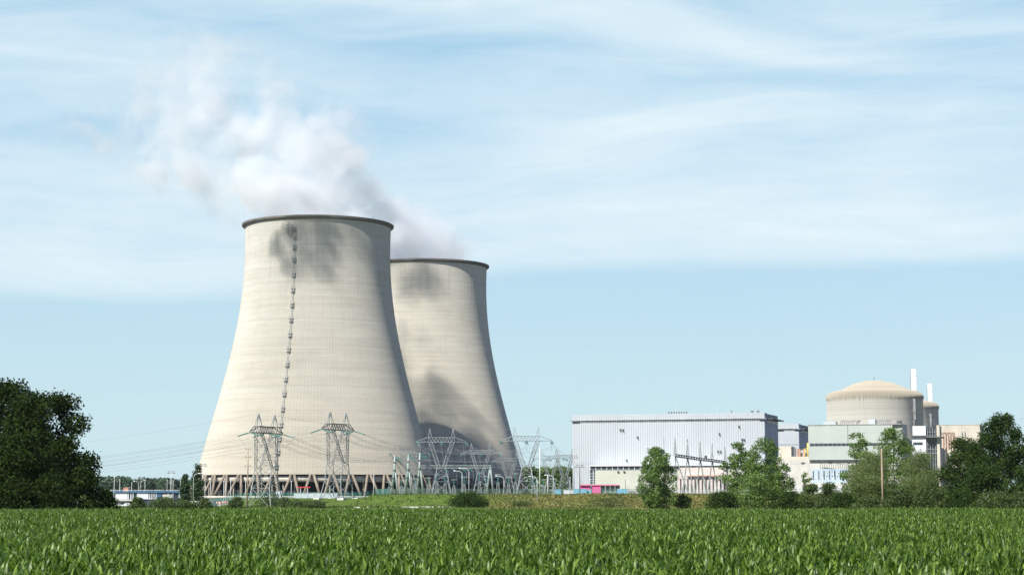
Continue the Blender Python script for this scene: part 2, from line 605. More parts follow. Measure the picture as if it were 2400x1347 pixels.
# tilt > 0 : rises to the right
patches = [
    (1500, 70, 480, 50, -0.10, 0.42), (1900, 130, 330, 45, -0.22, 0.38), (2200, 40, 400, 40, -0.12, 0.20), (700, 10, 500, 22, -0.04, 0.35),
    (1500, 275, 420, 55, -0.05, 0.42), (1750, 245, 260, 32, 0.0, 0.25), (1250, 330, 500, 60, -0.08, 0.30), (2150, 330, 420, 80, 0.03, 0.30),
    (300, 420, 520, 90, 0.03, 0.42), (150, 620, 700, 80, 0.0, 0.42), (1500, 500, 900, 95, 0.0, 0.40), (2200, 540, 600, 80, 0.0, 0.34),
    (300, 180, 420, 60, 0.02, 0.25), (1100, 590, 500, 50, 0.0, 0.2), (60, 100, 300, 40, 0.08, 0.2),
    (1050, 130, 260, 34, 0.03, -0.50), (300, 60, 380, 24, -0.03, -0.30), (930, 255, 250, 26, 0.02, -0.42), (1250, 290, 260, 18, -0.08, -0.35),
    (150, 300, 330, 24, 0.01, -0.42), (2150, 210, 300, 45, -0.08, -0.30), (1700, 340, 320, 18, -0.02, -0.22), (2300, 110, 220, 30, -0.10, -0.22),
]
tot = g.m('MULTIPLY', g.m('SUBTRACT', s1, 0.5), 0.68)
tot = g.m('ADD', tot, g.m('MULTIPLY', g.m('SUBTRACT', s2, 0.5), 0.5))
tot = g.m('ADD', tot, g.m('MULTIPLY', g.m('SUBTRACT', s3, 0.5), 0.30))
for p_ in patches:
    tot = g.m('ADD', tot, g.m('MULTIPLY', patch(*p_), 0.75 if p_[5] > 0 else 0.5))
a1, e1 = azel(300, 700)
a2, e2 = azel(1800, 622)
# lower border of the veil: a fairly clean edge, higher to the east
tt = g.ramp(az, a1, a2 * 0.35)
edge = g.m('ADD', e1, g.m('MULTIPLY', tt, e2 - e1))
edge = g.m('ADD', edge, g.m('MULTIPLY', g.m('SUBTRACT', s3, 0.5), 0.006))
above = g.m('MULTIPLY_ADD', g.m('SUBTRACT', el, edge), 90.0, 0.5, True)
above = g.m('MULTIPLY', above, g.m('MULTIPLY', above, g.m('SUBTRACT', 3.0, g.m('MULTIPLY', above, 2.0))))
alpha = g.m('MULTIPLY', g.m('ADD', tot, 0.38, None, True), g.m('ADD', g.m('MULTIPLY', above, 0.84), 0.16))
north = g.m('MULTIPLY', g.ramp(g.m('ABSOLUTE', az), 0.5, 1.1, 1.0, 0.0), g.ramp(el, 0.30, 0.55, 1.0, 0.0))
alpha = g.m('MULTIPLY', alpha, g.m('MULTIPLY', north, 0.95))
skyc = g.mix(1.0, sky.outputs[0], (0.92, 1.05, 1.28, 1), 'MULTIPLY')
# thin veil keeps the low sky pale
veil = g.m('MULTIPLY', g.ramp(el, 0.0, 0.20, 0.88, 0.72), north)
vcol = g.mix(g.ramp(el, 0.0, 0.22), (7.2, 9.65, 10.4, 1), (5.2, 8.7, 10.9, 1))
skyc = g.mix(veil, skyc, vcol)
wcol = g.mix(alpha, skyc, (10.0, 11.3, 11.8, 1))
g.put(bg.inputs['Color'], wcol)
g.put(wo.inputs['Surface'], bg.outputs[0])

vs = scene.view_settings
vs.view_transform = 'Standard'
vs.look = 'None'
vs.exposure = 0.5
vs.gamma = 1.0
try:
    vs.use_curve_mapping = False
except Exception:
    pass

cy = scene.cycles
cy.use_denoising = True
try:
    cy.denoiser = 'OPENIMAGEDENOISE'
    cy.denoising_input_passes = 'RGB_ALBEDO_NORMAL'
except Exception:
    pass
cy.max_bounces = 8
cy.diffuse_bounces = 3
cy.glossy_bounces = 2
cy.transmission_bounces = 3
cy.transparent_max_bounces = 16
cy.volume_bounces = 7
cy.volume_step_rate = 1.0
cy.volume_max_steps = 256
cy.use_adaptive_sampling = True
cy.adaptive_threshold = 0.012
cy.sample_clamp_indirect = 6.0

# ------------------------------------------------------------------ ground
def build_ground():
    xs = np.concatenate([np.linspace(-6000, -400, 20)[:-1], np.linspace(-400, 400, 201), np.linspace(400, 6000, 20)[1:]])
    ys = np.concatenate([np.linspace(-300, 540, 22)[:-1], np.linspace(540, 760, 90), np.linspace(760, 1400, 40)[1:], np.linspace(1400, 9000, 24)[1:]])
    X, Y = np.meshgrid(xs, ys)
    Z = hz(X, Y)
    v = np.stack([X, Y, Z], -1).reshape(-1, 3)
    nx, ny = len(xs), len(ys)
    i = np.arange(ny - 1)[:, None] * nx + np.arange(nx - 1)[None, :]
    f = np.stack([i, i + 1, i + nx + 1, i + nx], -1).reshape(-1, 4)
    me = np_mesh('ground', v, f, M['ground'], None, True)
    return tag(link('ground', me), kind='structure')


build_ground()

# pale kerb line of the perimeter road at the foot of the bank
mb = MB()
for xa, xb, y in ((-52, -46, 612), (-36, -13, 612)):
    mb.box(xa, xb, y, y + 0.5, gz((xa + xb) / 2, y) - 0.2, gz((xa + xb) / 2, y) + 0.32)
tag(mb.build('road_kerb', M['kerb']), kind='structure')

# ------------------------------------------------------------------ foliage
def shape_round(t):
    return math.sqrt(max(0.0, 1 - ((t - 0.5) / 0.56) ** 2))


def shape_oak(t):
    return min(1.0, 0.75 + 0.7 * t) * math.sqrt(max(0.0, 1 - max(0.0, (t - 0.45) / 0.60) ** 2))


def shape_egg(t):
    return math.sqrt(max(0.0, 1 - ((t - 0.38) / 0.66) ** 2)) * (1.0 if t > 0.1 else 0.85)


def shape_column(t):
    return min(1.0, 0.72 + 1.3 * t) * (1.0 if t < 0.55 else max(0.0, 1 - ((t - 0.55) / 0.5) ** 1.8))


def shape_bush(t):
    return math.sqrt(max(0.0, 1 - (t / 1.04) ** 2))


def leaf_cards(rs, cen, nor, size, flat=0.5, droop=0.0):
    n = len(cen)
    r = rs.normal(size=(n, 3))
    nn = nor * flat + r * (1 - flat)
    nn /= np.linalg.norm(nn, axis=1, keepdims=True) + 1e-9
    up = rs.normal(size=(n, 3))
    if droop:
        up = up * (1 - droop) + np.array([0, 0, -1.0]) * droop * 2
    a = np.cross(nn, up)
    a /= np.linalg.norm(a, axis=1, keepdims=True) + 1e-9
    b = np.cross(nn, a)
    s = size * rs.uniform(0.6, 1.35, size=(n, 1))
    asp = rs.uniform(0.55, 0.9, size=(n, 1))
    if droop:
        asp = asp * 0.5
    j = rs.uniform(0.75, 1.2, size=(n, 4, 1))
    v = np.stack([cen - b * s * j[:, 0] * 0.5, cen + a * s * asp * j[:, 1] * 0.5, cen + b * s * j[:, 2] * 0.5 + nn * s * 0.12, cen - a * s * asp * j[:, 3] * 0.5], 1)
    f = np.arange(n * 4).reshape(n, 4)
    return v.reshape(-1, 3), f


def crown_mesh(name, seed, H, W, t0, shape, nblob, ncard, size, mat, rb=(0.13, 0.24), squash=0.85, droop=0.0, depth=1.0, sparse=0.0, flat=0.45):
    rs = np.random.RandomState(seed)
    blobs = []
    tries = 0
    while len(blobs) < nblob and tries < 6000:
        tries += 1
        t = rs.uniform(0.0, 1.0)
        w = shape(t) * W / 2
        if w <= 0:
            continue
        r = rs.uniform(*rb) * W * (0.65 + 0.35 * shape(t))
        z = t0 * H + t * (H * (1 - t0)) - r * 0.35 * t
        z = min(z, H - r * squash * 0.9)
        z = max(z, r * squash * 0.6)
        q = math.sqrt(rs.uniform(0.12, 1.0))
        an = rs.uniform(0, 2 * math.pi)
        rad = max(0.0, w - r * 0.75) * q
        c = np.array([math.cos(an) * rad, math.sin(an) * rad * depth, z])
        if len(blobs) > 6 and min(np.linalg.norm(c - b_[0]) for b_ in blobs) < r * 0.36:
            continue
        blobs.append((c, r, rs.uniform(-0.22, 0.22)))
    vol = np.array([b_[1] ** 2 for b_ in blobs])
    idx = rs.choice(len(blobs), size=ncard, p=vol / vol.sum())
    C = np.array([b_[0] for b_ in blobs])[idx]
    Rr = np.array([b_[1] for b_ in blobs])[idx][:, None]
    T = np.array([b_[2] for b_ in blobs])[idx]
    d = rs.normal(size=(ncard, 3))
    d /= np.linalg.norm(d, axis=1, keepdims=True)
    rad = rs.uniform(0.25, 1.0, size=(ncard, 1)) ** 0.6
    rad *= 1 + 0.12 * rs.normal(size=(ncard, 1))
    rad = np.where(rs.uniform(size=(ncard, 1)) < 0.10, rad * 1.28, rad)
    pos = C + d * Rr * rad * np.array([1, 1, squash])
    if sparse:
        keep = rs.uniform(size=ncard) > sparse
        pos, d, T = pos[keep], d[keep], T[keep]
    # twigs that break the outline
    pos[:, 2] = np.maximum(pos[:, 2], 0.05)
    v, f = leaf_cards(rs, pos, d, size, flat, droop)
    tint = np.clip(rs.uniform(0, 1, len(pos)) * 0.75 + 0.15 + T, 0, 1)
    return np_mesh(name, v, f, mat, np.repeat(tint, 4)), blobs


def trunk_mb(rs, H, r, blobs, top=0.72, limbs=10):
    mb = MB()
    pts = []
    ox = oy = 0
    n = 6
    for k in range(n):
        t = k / (n - 1)
        pts.append((ox, oy, H * top * t - 0.3 * (1 - t)))
        ox += rs.uniform(-1, 1) * H * 0.012
        oy += rs.uniform(-1, 1) * H * 0.012
    mb.tube(pts, [r * (1.25 if k == 0 else 1 - 0.75 * k / (n - 1)) for k in range(n)], 7)
    bl = sorted(blobs, key=lambda b_: -b_[1])[:limbs]
    for c, rr, _ in bl:
        t = min(0.95, max(0.18, (c[2] / (H * top)) * 0.62))
        i = t * (n - 1)
        k = int(i)
        a = Vector(pts[k]).lerp(Vector(pts[min(k + 1, n - 1)]), i - k)
        b = Vector(c)
        mid = a.lerp(b, 0.5) + Vector((0, 0, -0.06 * H * rs.uniform(0, 1)))
        mb.tube([a, mid, b], [r * 0.42 * (1 - 0.5 * t), r * 0.26, r * 0.07], 5)
    return mb


def tree(name, label, cat, px, py, wpx, D, shape, mat, seed, t0=0.15, nblob=30, ncard=8000, size=0.5, group=None, base=None, rtrunk=None, **kw):
    x = xpx(px, D)
    z0 = gz(x, D) if base is None else base
    H = zpx(py, D) - z0
    W = wpx / F * D * (1.06 if mat is M['leaf_mid'] else 1.0 if mat is M['leaf_dark'] else 1.12)
    ncard = int(ncard * (0.62 if mat is M['leaf_mid'] else 1.1))
    size = size * (1.2 if mat is M['leaf_mid'] else 1.05)
    o = thing(name, label, cat, (x, D, z0), rnd.uniform(0, 6.28), group)
    me, blobs = crown_mesh('crown', seed, H, W, t0, shape, nblob, ncard, size, mat, **kw)
    link('crown' if cat != 'bush' else 'foliage', me, o)
    rs = np.random.RandomState(seed + 99)
    trunk_mb(rs, H, rtrunk or max(0.08, H * 0.018), blobs, 0.72 if cat != 'bush' else 0.5, 12 if cat != 'bush' else 6).build('trunk' if cat != 'bush' else 'stem', M['bark'], o)
    return o


GL = 'dark trees at the west edge of the corn'
tree('oak_tree', 'broad black-green oak with ragged crown at the field edge, nearest to the cooling towers', 'tree', 108, 919, 245, 320, shape_round, M['leaf_dark'], 11, 0.04, 110, 42000, 0.42, GL, rb=(0.10, 0.17))
tree('oak_tree', 'tall dark oak cut by the left border, its top rising above its neighbour', 'tree', -16, 888, 260, 330, shape_round, M['leaf_dark'], 12, 0.04, 90, 34000, 0.44, GL, rb=(0.11, 0.18))
tree('oak_tree', 'smaller dark tree filling the gap under the broad oak crown', 'tree', 45, 1010, 200, 305, shape_round, M['leaf_dark'], 13, 0.04, 40, 14000, 0.42, GL)
tree('scrub_bush', 'dark low bush under the right flank of the oak', 'bush', 195, 1095, 130, 310, shape_bush, M['leaf_dark'], 14, 0.0, 30, 9000, 0.36, 'dark bushes below the oak')
tree('scrub_bush', 'dark bush ending the thicket, just before the low blue-banded building', 'bush', 252, 1148, 76, 312, shape_bush, M['leaf_dark'], 15, 0.0, 22, 4500, 0.34, 'dark bushes below the oak')
tree('scrub_bush', 'dark bush in the deep shade at the foot of the tall border oak', 'bush', 30, 1120, 190, 300, shape_bush, M['leaf_dark'], 16, 0.0, 30, 9000, 0.36, 'dark bushes below the oak')
tree('scrub_bush', 'dark bush filling the shade between the two oak trunks', 'bush', 118, 1105, 150, 302, shape_bush, M['leaf_dark'], 17, 0.0, 30, 9000, 0.36, 'dark bushes below the oak')

GB = 'bushes between the field and the west car park'
for (px, py, w, D, s, lb) in (
        (322, 1164, 46, 560, 21, 'small green bush in front of the white panels of the low building'),
        (385, 1163, 86, 540, 22, 'wide brownish-green bush in front of the low building, right of the small one'),
        (440, 1174, 70, 545, 23, 'flat green bush under the pair of columnar poplars'),
        (480, 1167, 42, 570, 24, 'round dark green bush beside the parked white van'),
        (555, 1163, 44, 600, 25, 'round dark bush left of the wooden pole, by the teal fence'),
        (668, 1164, 36, 640, 26, 'dark tall-ish bush at the right foot of the nearer pylon'),
        (700, 1177, 62, 630, 27, 'low reddish-green bush on the grass between the two pylons'),
        (632, 1176, 90, 660, 28, 'low scrub seen between the legs of the nearer pylon'),
        (735, 1181, 60, 600, 29, 'low scrub patch just before the footings of the second pylon')):
    tree('roadside_bush', lb, 'bush', px, py, w, D, shape_bush, M['leaf_bush'], s, 0.0, 16, 2600, 0.38, GB, rb=(0.14, 0.24))
tree('roadside_bush', 'large solitary dark bush on the grass bank in front of the gantry', 'bush', 1101, 1151, 96, 612, shape_bush, M['leaf_dark2'], 31, 0.0, 34, 9000, 0.36, GB, rb=(0.12, 0.2))
tree('roadside_bush', 'small green tuft on the bank right of the solitary dark bush', 'bush', 1222, 1177, 60, 618, shape_bush, M['leaf_bush'], 32, 0.0, 14, 1500, 0.34, GB)
tree('roadside_bush', 'dark bush hugging the right foot of the lone leafy tree', 'bush', 1598, 1158, 56, 585, shape_bush, M['leaf_dark2'], 33, 0.0, 16, 3500, 0.34, GB)
tree('roadside_bush', 'low dark tuft at the foot of the bank below the cyan containers', 'bush', 1430, 1177, 110, 618, shape_bush, M['leaf_bush'], 34, 0.0, 14, 2200, 0.34, GB)

GP = 'columnar poplars beside the near cooling tower'
tree('poplar_tree', 'shorter left poplar of the pair by the low building', 'tree', 434, 1103, 25, 705, shape_column, M['leaf_pop'], 41, 0.02, 26, 4500, 0.5, GP, rb=(0.22, 0.34))
tree('poplar_tree', 'taller right poplar of the pair, overlapping the foot of the near tower', 'tree', 463, 1086, 33, 700, shape_column, M['leaf_pop'], 42, 0.02, 30, 5500, 0.5, GP, rb=(0.22, 0.34))

GM = 'leafy trees along the foot of the bank'
tree('leafy_tree', 'lone green leafy tree in front of the turbine hall and its cream annex', 'tree', 1543, 1046, 98, 580, shape_egg, M['leaf_mid'], 51, 0.02, 130, 24000, 0.42, GM, rb=(0.07, 0.15), rtrunk=0.2)
tree('leafy_tree', 'airy tree left in the group before the right end of the turbine hall', 'tree', 1727, 1035, 88, 575, shape_egg, M['leaf_mid'], 52, 0.03, 100, 14000, 0.42, GM, rb=(0.07, 0.14), sparse=0.1, rtrunk=0.2)
tree('leafy_tree', 'tallest dense tree of the group covering the corner of the turbine hall', 'tree', 1792, 1025, 104, 570, shape_egg, M['leaf_mid'], 53, 0.02, 130, 22000, 0.42, GM, rb=(0.07, 0.15), rtrunk=0.22)
tree('leafy_tree', 'short tree at the right edge of the turbine hall group', 'tree', 1836, 1084, 60, 560, shape_egg, M['leaf_mid'], 54, 0.0, 34, 6500, 0.42, GM, rb=(0.12, 0.2))
tree('leafy_tree', 'slim sparse sapling in front of the pale blue lattice frames', 'tree', 1889, 1100, 36, 560, shape_egg, M['leaf_mid'], 55, 0.05, 24, 2200, 0.38, GM, rb=(0.12, 0.2))
tree('leafy_tree', 'thin open-crowned tree in front of the green-grey hall', 'tree', 2010, 1012, 88, 560, shape_egg, M['leaf_mid'], 56, 0.05, 90, 13000, 0.42, GM, rb=(0.09, 0.15), sparse=0.12)
tree('leafy_tree', 'tall green tree covering the right end of the green-grey hall', 'tree', 2096, 1002, 112, 565, shape_egg, M['leaf_mid'], 57, 0.04, 130, 23000, 0.42, GM, rb=(0.07, 0.15), rtrunk=0.22)
tree('leafy_tree', 'squat undergrowth tree at the foot of the turbine hall group', 'tree', 1765, 1105, 110, 558, shape_round, M['leaf_mid'], 58, 0.0, 34, 8000, 0.42, GM)

GW = 'grey-green willows near the lone pole'
tree('willow_tree', 'olive rounded willow directly behind the lone wooden pole', 'tree', 2040, 1059, 104, 470, shape_round, M['leaf_willow'], 61, 0.1, 40, 30000, 0.36, GW, droop=0.35, rb=(0.18, 0.27))
tree('willow_tree', 'low grey-green willow in front of the pole willow, at its lower left', 'tree', 2030, 1113, 92, 440, shape_round, M['leaf_willow'], 62, 0.0, 30, 20000, 0.34, GW, droop=0.3, rb=(0.18, 0.27))
tree('willow_tree', 'pale rounded willow below the white stair tower', 'tree', 2160, 1056, 96, 480, shape_round, M['leaf_willow'], 63, 0.08, 40, 28000, 0.36, GW, droop=0.35, rb=(0.18, 0.27))
tree('willow_tree', 'low pale willow in front of the rounded one below the stair tower', 'tree', 2150, 1106, 90, 440, shape_round, M['leaf_willow'], 64, 0.0, 30, 18000, 0.34, GW, droop=0.3, rb=(0.18, 0.27))

GE = 'dark trees at the east edge of the corn'
tree('oak_tree', 'dark rounded tree at the left of the eastern wood', 'tree', 2262, 1024, 120, 430, shape_round, M['leaf_dark2'], 71, 0.03, 50, 17000, 0.40, GE, rb=(0.12, 0.19))
tree('oak_tree', 'tall dark oak in the eastern wood, just right of the flat cream building', 'tree', 2352, 968, 124, 420, shape_oak, M['leaf_dark2'], 72, 0.06, 56, 20000, 0.40, GE, rb=(0.11, 0.18))
tree('oak_tree', 'dark oak cut by the right border', 'tree', 2445, 958, 130, 415, shape_oak, M['leaf_dark2'], 73, 0.06, 50, 16000, 0.40, GE, rb=(0.11, 0.18))
tree('oak_tree', 'small dark tree under the crown of the tall eastern oak', 'tree', 2310, 1085, 120, 400, shape_round, M['leaf_dark2'], 74, 0.0, 40, 13000, 0.38, GE)
tree('oak_tree', 'squat dark tree in the lower right corner of the eastern wood', 'tree', 2400, 1090, 120, 395, shape_round, M['leaf_dark2'], 75, 0.0, 40, 12000, 0.38, GE)
GH = 'bushes of the hedge between corn and willows'
hed = ((1690, 1150, 90, 470, 'dark green hedge bush under the airy tree at the turbine hall'),
       (1905, 1133, 76, 455, 'dark hedge bush before the pale blue lattice frames'),
       (1945, 1128, 70, 440, 'dark pointed hedge bush left of the low willow'),
       (1975, 1155, 90, 410, 'low dark hedge bush between the pointed bush and the pole'),
       (2110, 1140, 100, 400, 'low green hedge bush right of the pole'),
       (2185, 1120, 110, 400, 'olive hedge bush at the foot of the pale willows'),
       (2250, 1140, 110, 390, 'dark hedge bush before the rounded eastern tree'),
       (2330, 1150, 120, 385, 'yellowish low hedge bush before the tall eastern oak'),
       (2400, 1150, 100, 385, 'yellowish low hedge bush at the right border'),
       (1850, 1150, 80, 450, 'dense low hedge bush below the short leafy tree'),
       (2040, 1160, 90, 395, 'flat green hedge bush around the foot of the pole'))
for k, (px, py, w, D, lb) in enumerate(hed):
    tree('hedge_bush', lb, 'bush', px, py, w, D, shape_bush, M['leaf_bush'] if k % 3 else M['leaf_dark2'], 80 + k, 0.0, 22, 6000, 0.34, GH, rb=(0.14, 0.24))


# far woods and rough grass: masses nobody could count
def wood(name, label, px0, px1, D, tops, depth, seed, size=2.2, cards=260, mat='leaf_far', rw=6.0):
    rs = np.random.RandomState(seed)
    n = int((px1 - px0) / F * D / 4.2)
    P, N, T = [], [], []
    for k in range(n):
        for row in range(3):
            t = (k + rs.uniform(0, 1)) / n
            px = px0 + (px1 - px0) * t
            y = D + depth * (row + rs.uniform(0, 0.8)) / 3
            top = np.interp(px, [a for a, b in tops], [b for a, b in tops]) + rs.uniform(-1, 4)
            x = xpx(px, y)
            zt = zpx(top, D)
            zb = gz(x, y)
            r = rw * rs.uniform(0.6, 1.15)
            tint = rs.uniform(-0.3, 0.3)
            m = cards
            d = rs.normal(size=(m, 3))
            d /= np.linalg.norm(d, axis=1, keepdims=True)
            c = np.stack([np.full(m, x), np.full(m, y), np.full(m, zt - r * 0.8)], 1)
            p = c + d * r * rs.uniform(0.7, 1.0, size=(m, 1)) * np.array([1, 1, 0.85])
            low = rs.uniform(size=m) < 0.4
            p[low, 2] = zb + (p[low, 2] - zb) * rs.uniform(0.0, 0.9, size=low.sum())
            P.append(p); N.append(d); T.append(np.clip(rs.uniform(0.1, 0.8, m) + tint, 0, 1))
    P, N, T = np.concatenate(P), np.concatenate(N), np.concatenate(T)
    v, f = leaf_cards(rs, P, N, size, 0.5)
    return tag(link(name, np_mesh(name, v, f, M[mat], np.repeat(T, 4))), label, 'wood', kind='stuff')


wood('distant_wood', 'far wooded ridge behind the low building', 140, 520, 1900, [(140, 1116), (260, 1114), (300, 1115), (312, 1123), (330, 1118), (360, 1120), (385, 1118), (420, 1121), (520, 1124)], 120, 5, 2.4, 220)
wood('distant_wood', 'bright green wood seen between the far tower and the turbine hall', 1190, 1360, 1350, [(1190, 1095), (1230, 1092), (1270, 1093), (1310, 1090), (1342, 1094), (1360, 1096)], 60, 6, 1.6, 340, 'leaf_mid', 5.0)


def rough_grass():
    rs = np.random.RandomState(3)
    n = 60000
    x = rs.uniform(-170, 230, n)
    y = rs.uniform(600, 668, n)
    keep = (y < 663) & ((x > -8) | (rs.uniform(size=n) < 0.25))
    x, y = x[keep], y[keep]
    z = hz(x, y)
    m = len(x)
    cl = np.sin(x * 0.13 + 2.0 * np.sin(y * 0.2)) * 0.5 + np.sin(x * 0.41 + y * 0.33) * 0.5
    h = rs.uniform(0.15, 0.45, m) * (1 + 0.5 * np.clip(cl, 0, 1))
    a = rs.uniform(0, math.pi, m)
    w = rs.uniform(0.15, 0.45, m)
    dx, dy = np.cos(a) * w, np.sin(a) * w
    lx, ly = rs.normal(0, 0.12, m), rs.normal(0, 0.12, m)
    v = np.stack([np.stack([x - dx, y - dy, z], 1), np.stack([x + dx, y + dy, z], 1), np.stack([x + dx * .5 + lx, y + dy * .5 + ly, z + h], 1), np.stack([x - dx * .5 + lx, y - dy * .5 + ly, z + h], 1)], 1).reshape(-1, 3)
    tint = np.clip(0.45 + 0.35 * cl + rs.uniform(-0.25, 0.25, m) - (x < -8) * 0.5, 0, 1)
    tag(link('rough_grass', np_mesh('rough_grass', v, np.arange(m * 4).reshape(m, 4), M['leaf_grass'], np.repeat(tint, 4))), 'rough grass tufts covering the bank of the plant platform', 'grass', kind='stuff')


rough_grass()


# ---- corn
def corn_leaf(rs, z0, az, L, wmax, th0, curl, V, Fc, T, tint):
    n = 7
    base = len(V)
    ca, sa = math.cos(az), math.sin(az)
    px_, pz = 0.02, z0
    th = th0
    tw = rs.uniform(-0.5, 0.5)
    side = rs.uniform(-0.12, 0.12)
    for k in range(n + 1):
        t = k / n
        w = wmax * (0.55 + 1.6 * t if t < 0.28 else 1.0) if t < 0.28 else wmax * max(0.02, (1 - ((t - 0.28) / 0.72) ** 2.0))
        lat = side * t * t * L
        fold = 0.35 * w * (1 - t)
        wig = 0.012 * math.sin(t * 14 + tw * 9)
        cx, cy_ = px_ * ca - lat * sa, px_ * sa + lat * ca
        # across the blade
        tilt = tw * t
        ax, ay, az_ = -sa * math.cos(tilt), ca * math.cos(tilt), math.sin(tilt)
        V.append((cx - ax * w, cy_ - ay * w, pz - az_ * w + fold + wig))
        V.append((cx, cy_, pz))
        V.append((cx + ax * w, cy_ + ay * w, pz + az_ * w + fold - wig))
        T += [tint, tint + 0.25, tint]
        ds = L / n
        px_ += math.sin(th) * ds
        pz += math.cos(th) * ds
        th = min(th + curl * (0.35 + 1.6 * t) / n, 3.0)
    for k in range(n):
        a = base + k * 3
        Fc.append((a, a + 1, a + 4, a + 3))
        Fc.append((a + 1, a + 2, a + 5, a + 4))


def corn_clump(seed, size=1.5, n=10):
    rs = random.Random(seed)
    V, Fc, T = [], [], []
    for i in range(n):
        cx = (rs.random() - 0.5) * size * 1.15
        cy_ = (rs.random() - 0.5) * size * 1.15
        H = rs.uniform(1.25, 1.68)
        az0 = rs.uniform(0, 6.28)
        v0 = len(V)
        nl = 9
        for k in range(nl):
            t = k / (nl - 1)
            z = 0.35 + (H - 0.35) * t
            az = az0 + (k % 2) * math.pi + rs.uniform(-0.5, 0.5)
            L = (0.62 + 0.35 * math.sin(math.pi * min(1, 0.25 + t * 0.75))) * rs.uniform(0.85, 1.15) * (1.0 if t < 0.85 else 0.8)
            th0 = rs.uniform(0.30, 0.52) * (1.0 - 0.7 * t)
            curl = rs.uniform(0.9, 2.4) * (1.0 - 0.5 * t)
            if rs.random() < 0.12:
                curl += 1.2
            corn_leaf(rs, z, az, L, rs.uniform(0.036, 0.053), th0, curl, V, Fc, T, min(0.85, max(0, rs.betavariate(1.1, 2.1))))
        # stalk
        b = len(V)
        for zz, rr in ((0, 0.018), (H * 0.6, 0.016), (H + 0.05, 0.008)):
            for q in range(3):
                V.append((rr * math.cos(q * 2.09), rr * math.sin(q * 2.09), zz))
                T.append(0.6)
        for s_ in range(2):
            for q in range(3):
                q2 = (q + 1) % 3
                Fc.append((b + s_ * 3 + q, b + s_ * 3 + q2, b + s_ * 3 + 3 + q2, b + s_ * 3 + 3 + q))
        for j in range(v0, len(V)):
            x, y, z = V[j]
            V[j] = (x + cx, y + cy_, z)
    me = np_mesh('corn_clump', np.array(V), np.array(Fc), M['corn'], np.array(T), True)
    return bpy.data.objects.new('corn_clump', me)


def corn_field():
    rs = np.random.RandomState(17)
    pts = []
    step = 1.45
    y = 26.0
    while y < 300:
        hw = 0.30 * y + 14
        xs = np.arange(-hw, hw, step)
        far = 296 + 2.5 * math.sin(y)
        pts.append(np.stack([xs + rs.uniform(-0.25, 0.25, len(xs)), np.full(len(xs), y) + rs.uniform(-0.25, 0.25, len(xs)), np.zeros(len(xs))], 1))
        y += step
    P = np.concatenate(pts)
    lim = 287 + P[:, 0] * 0.05 + (P[:, 0] > 10) * np.clip((P[:, 0] - 10) * 0.12, 0, 10)
    P = P[P[:, 1] < lim]
    P[:, 2] = 0.0
    n = len(P)
    me = bpy.data.meshes.new('corn_field')
    me.vertices.add(n)
    me.vertices.foreach_set('co', P.astype(np.float32).ravel())
    a = me.attributes.new('rot', 'FLOAT', 'POINT')
    a.data.foreach_set('value', rs.uniform(0, 6.283, n).astype(np.float32))
    a = me.attributes.new('siz', 'FLOAT', 'POINT')
    und = np.sin(P[:, 0] * 0.11 + 1.0) * np.sin(P[:, 1] * 0.07) * 0.03 + np.sin(P[:, 0] * 0.5 + P[:, 1] * 0.31) * 0.015
    a.data.foreach_set('value', (1.0 + und + rs.normal(0, 0.055, n)).astype(np.float32))
    nv = 10
    a = me.attributes.new('pick', 'INT', 'POINT')
    a.data.foreach_set('value', rs.randint(0, nv, n).astype(np.int32))
    o = link('corn_field', me)
    tag(o, 'dense field of leafy green corn filling the foreground', 'corn field', kind='stuff')
    ng = bpy.data.node_groups.new('corn_planting', 'GeometryNodeTree')
    ng.interface.new_socket('Geometry', in_out='INPUT', socket_type='NodeSocketGeometry')
    ng.interface.new_socket('Geometry', in_out='OUTPUT', socket_type='NodeSocketGeometry')
    N = ng.nodes.new
    L = ng.links.new
    gi, go = N('NodeGroupInput'), N('NodeGroupOutput')
    iop = N('GeometryNodeInstanceOnPoints')
    join = N('GeometryNodeGeometryToInstance')
    for k in range(nv):
        oi = N('GeometryNodeObjectInfo')
        oi.inputs['Object'].default_value = corn_clump(500 + k)
        L(oi.outputs['Geometry'], join.inputs[0])
    def attr(nm, ty):
        q = N('GeometryNodeInputNamedAttribute')
        q.data_type = ty
        q.inputs['Name'].default_value = nm
        return q.outputs['Attribute']
    # each Object Info becomes its own instance
    ng.nodes.remove(join)
    jg = N('GeometryNodeJoinGeometry')
    for q in [q for q in ng.nodes if q.bl_idname == 'GeometryNodeObjectInfo']:
        ti = N('GeometryNodeGeometryToInstance')
        L(q.outputs['Geometry'], ti.inputs[0])
        L(ti.outputs[0], jg.inputs[0])
    L(gi.outputs[0], iop.inputs['Points'])
    L(jg.outputs[0], iop.inputs['Instance'])
    iop.inputs['Pick Instance'].default_value = True
    L(attr('pick', 'INT'), iop.inputs['Instance Index'])
    cx = N('ShaderNodeCombineXYZ')
    L(attr('rot', 'FLOAT'), cx.inputs[2])
    e2r = N('FunctionNodeEulerToRotation')
    L(cx.outputs[0], e2r.inputs[0])
    L(e2r.outputs[0], iop.inputs['Rotation'])
    L(attr('siz', 'FLOAT'), iop.inputs['Scale'])
    L(iop.outputs[0], go.inputs[0])
    md = o.modifiers.new('planting', 'NODES')
    md.node_group = ng
    return o


corn_field()

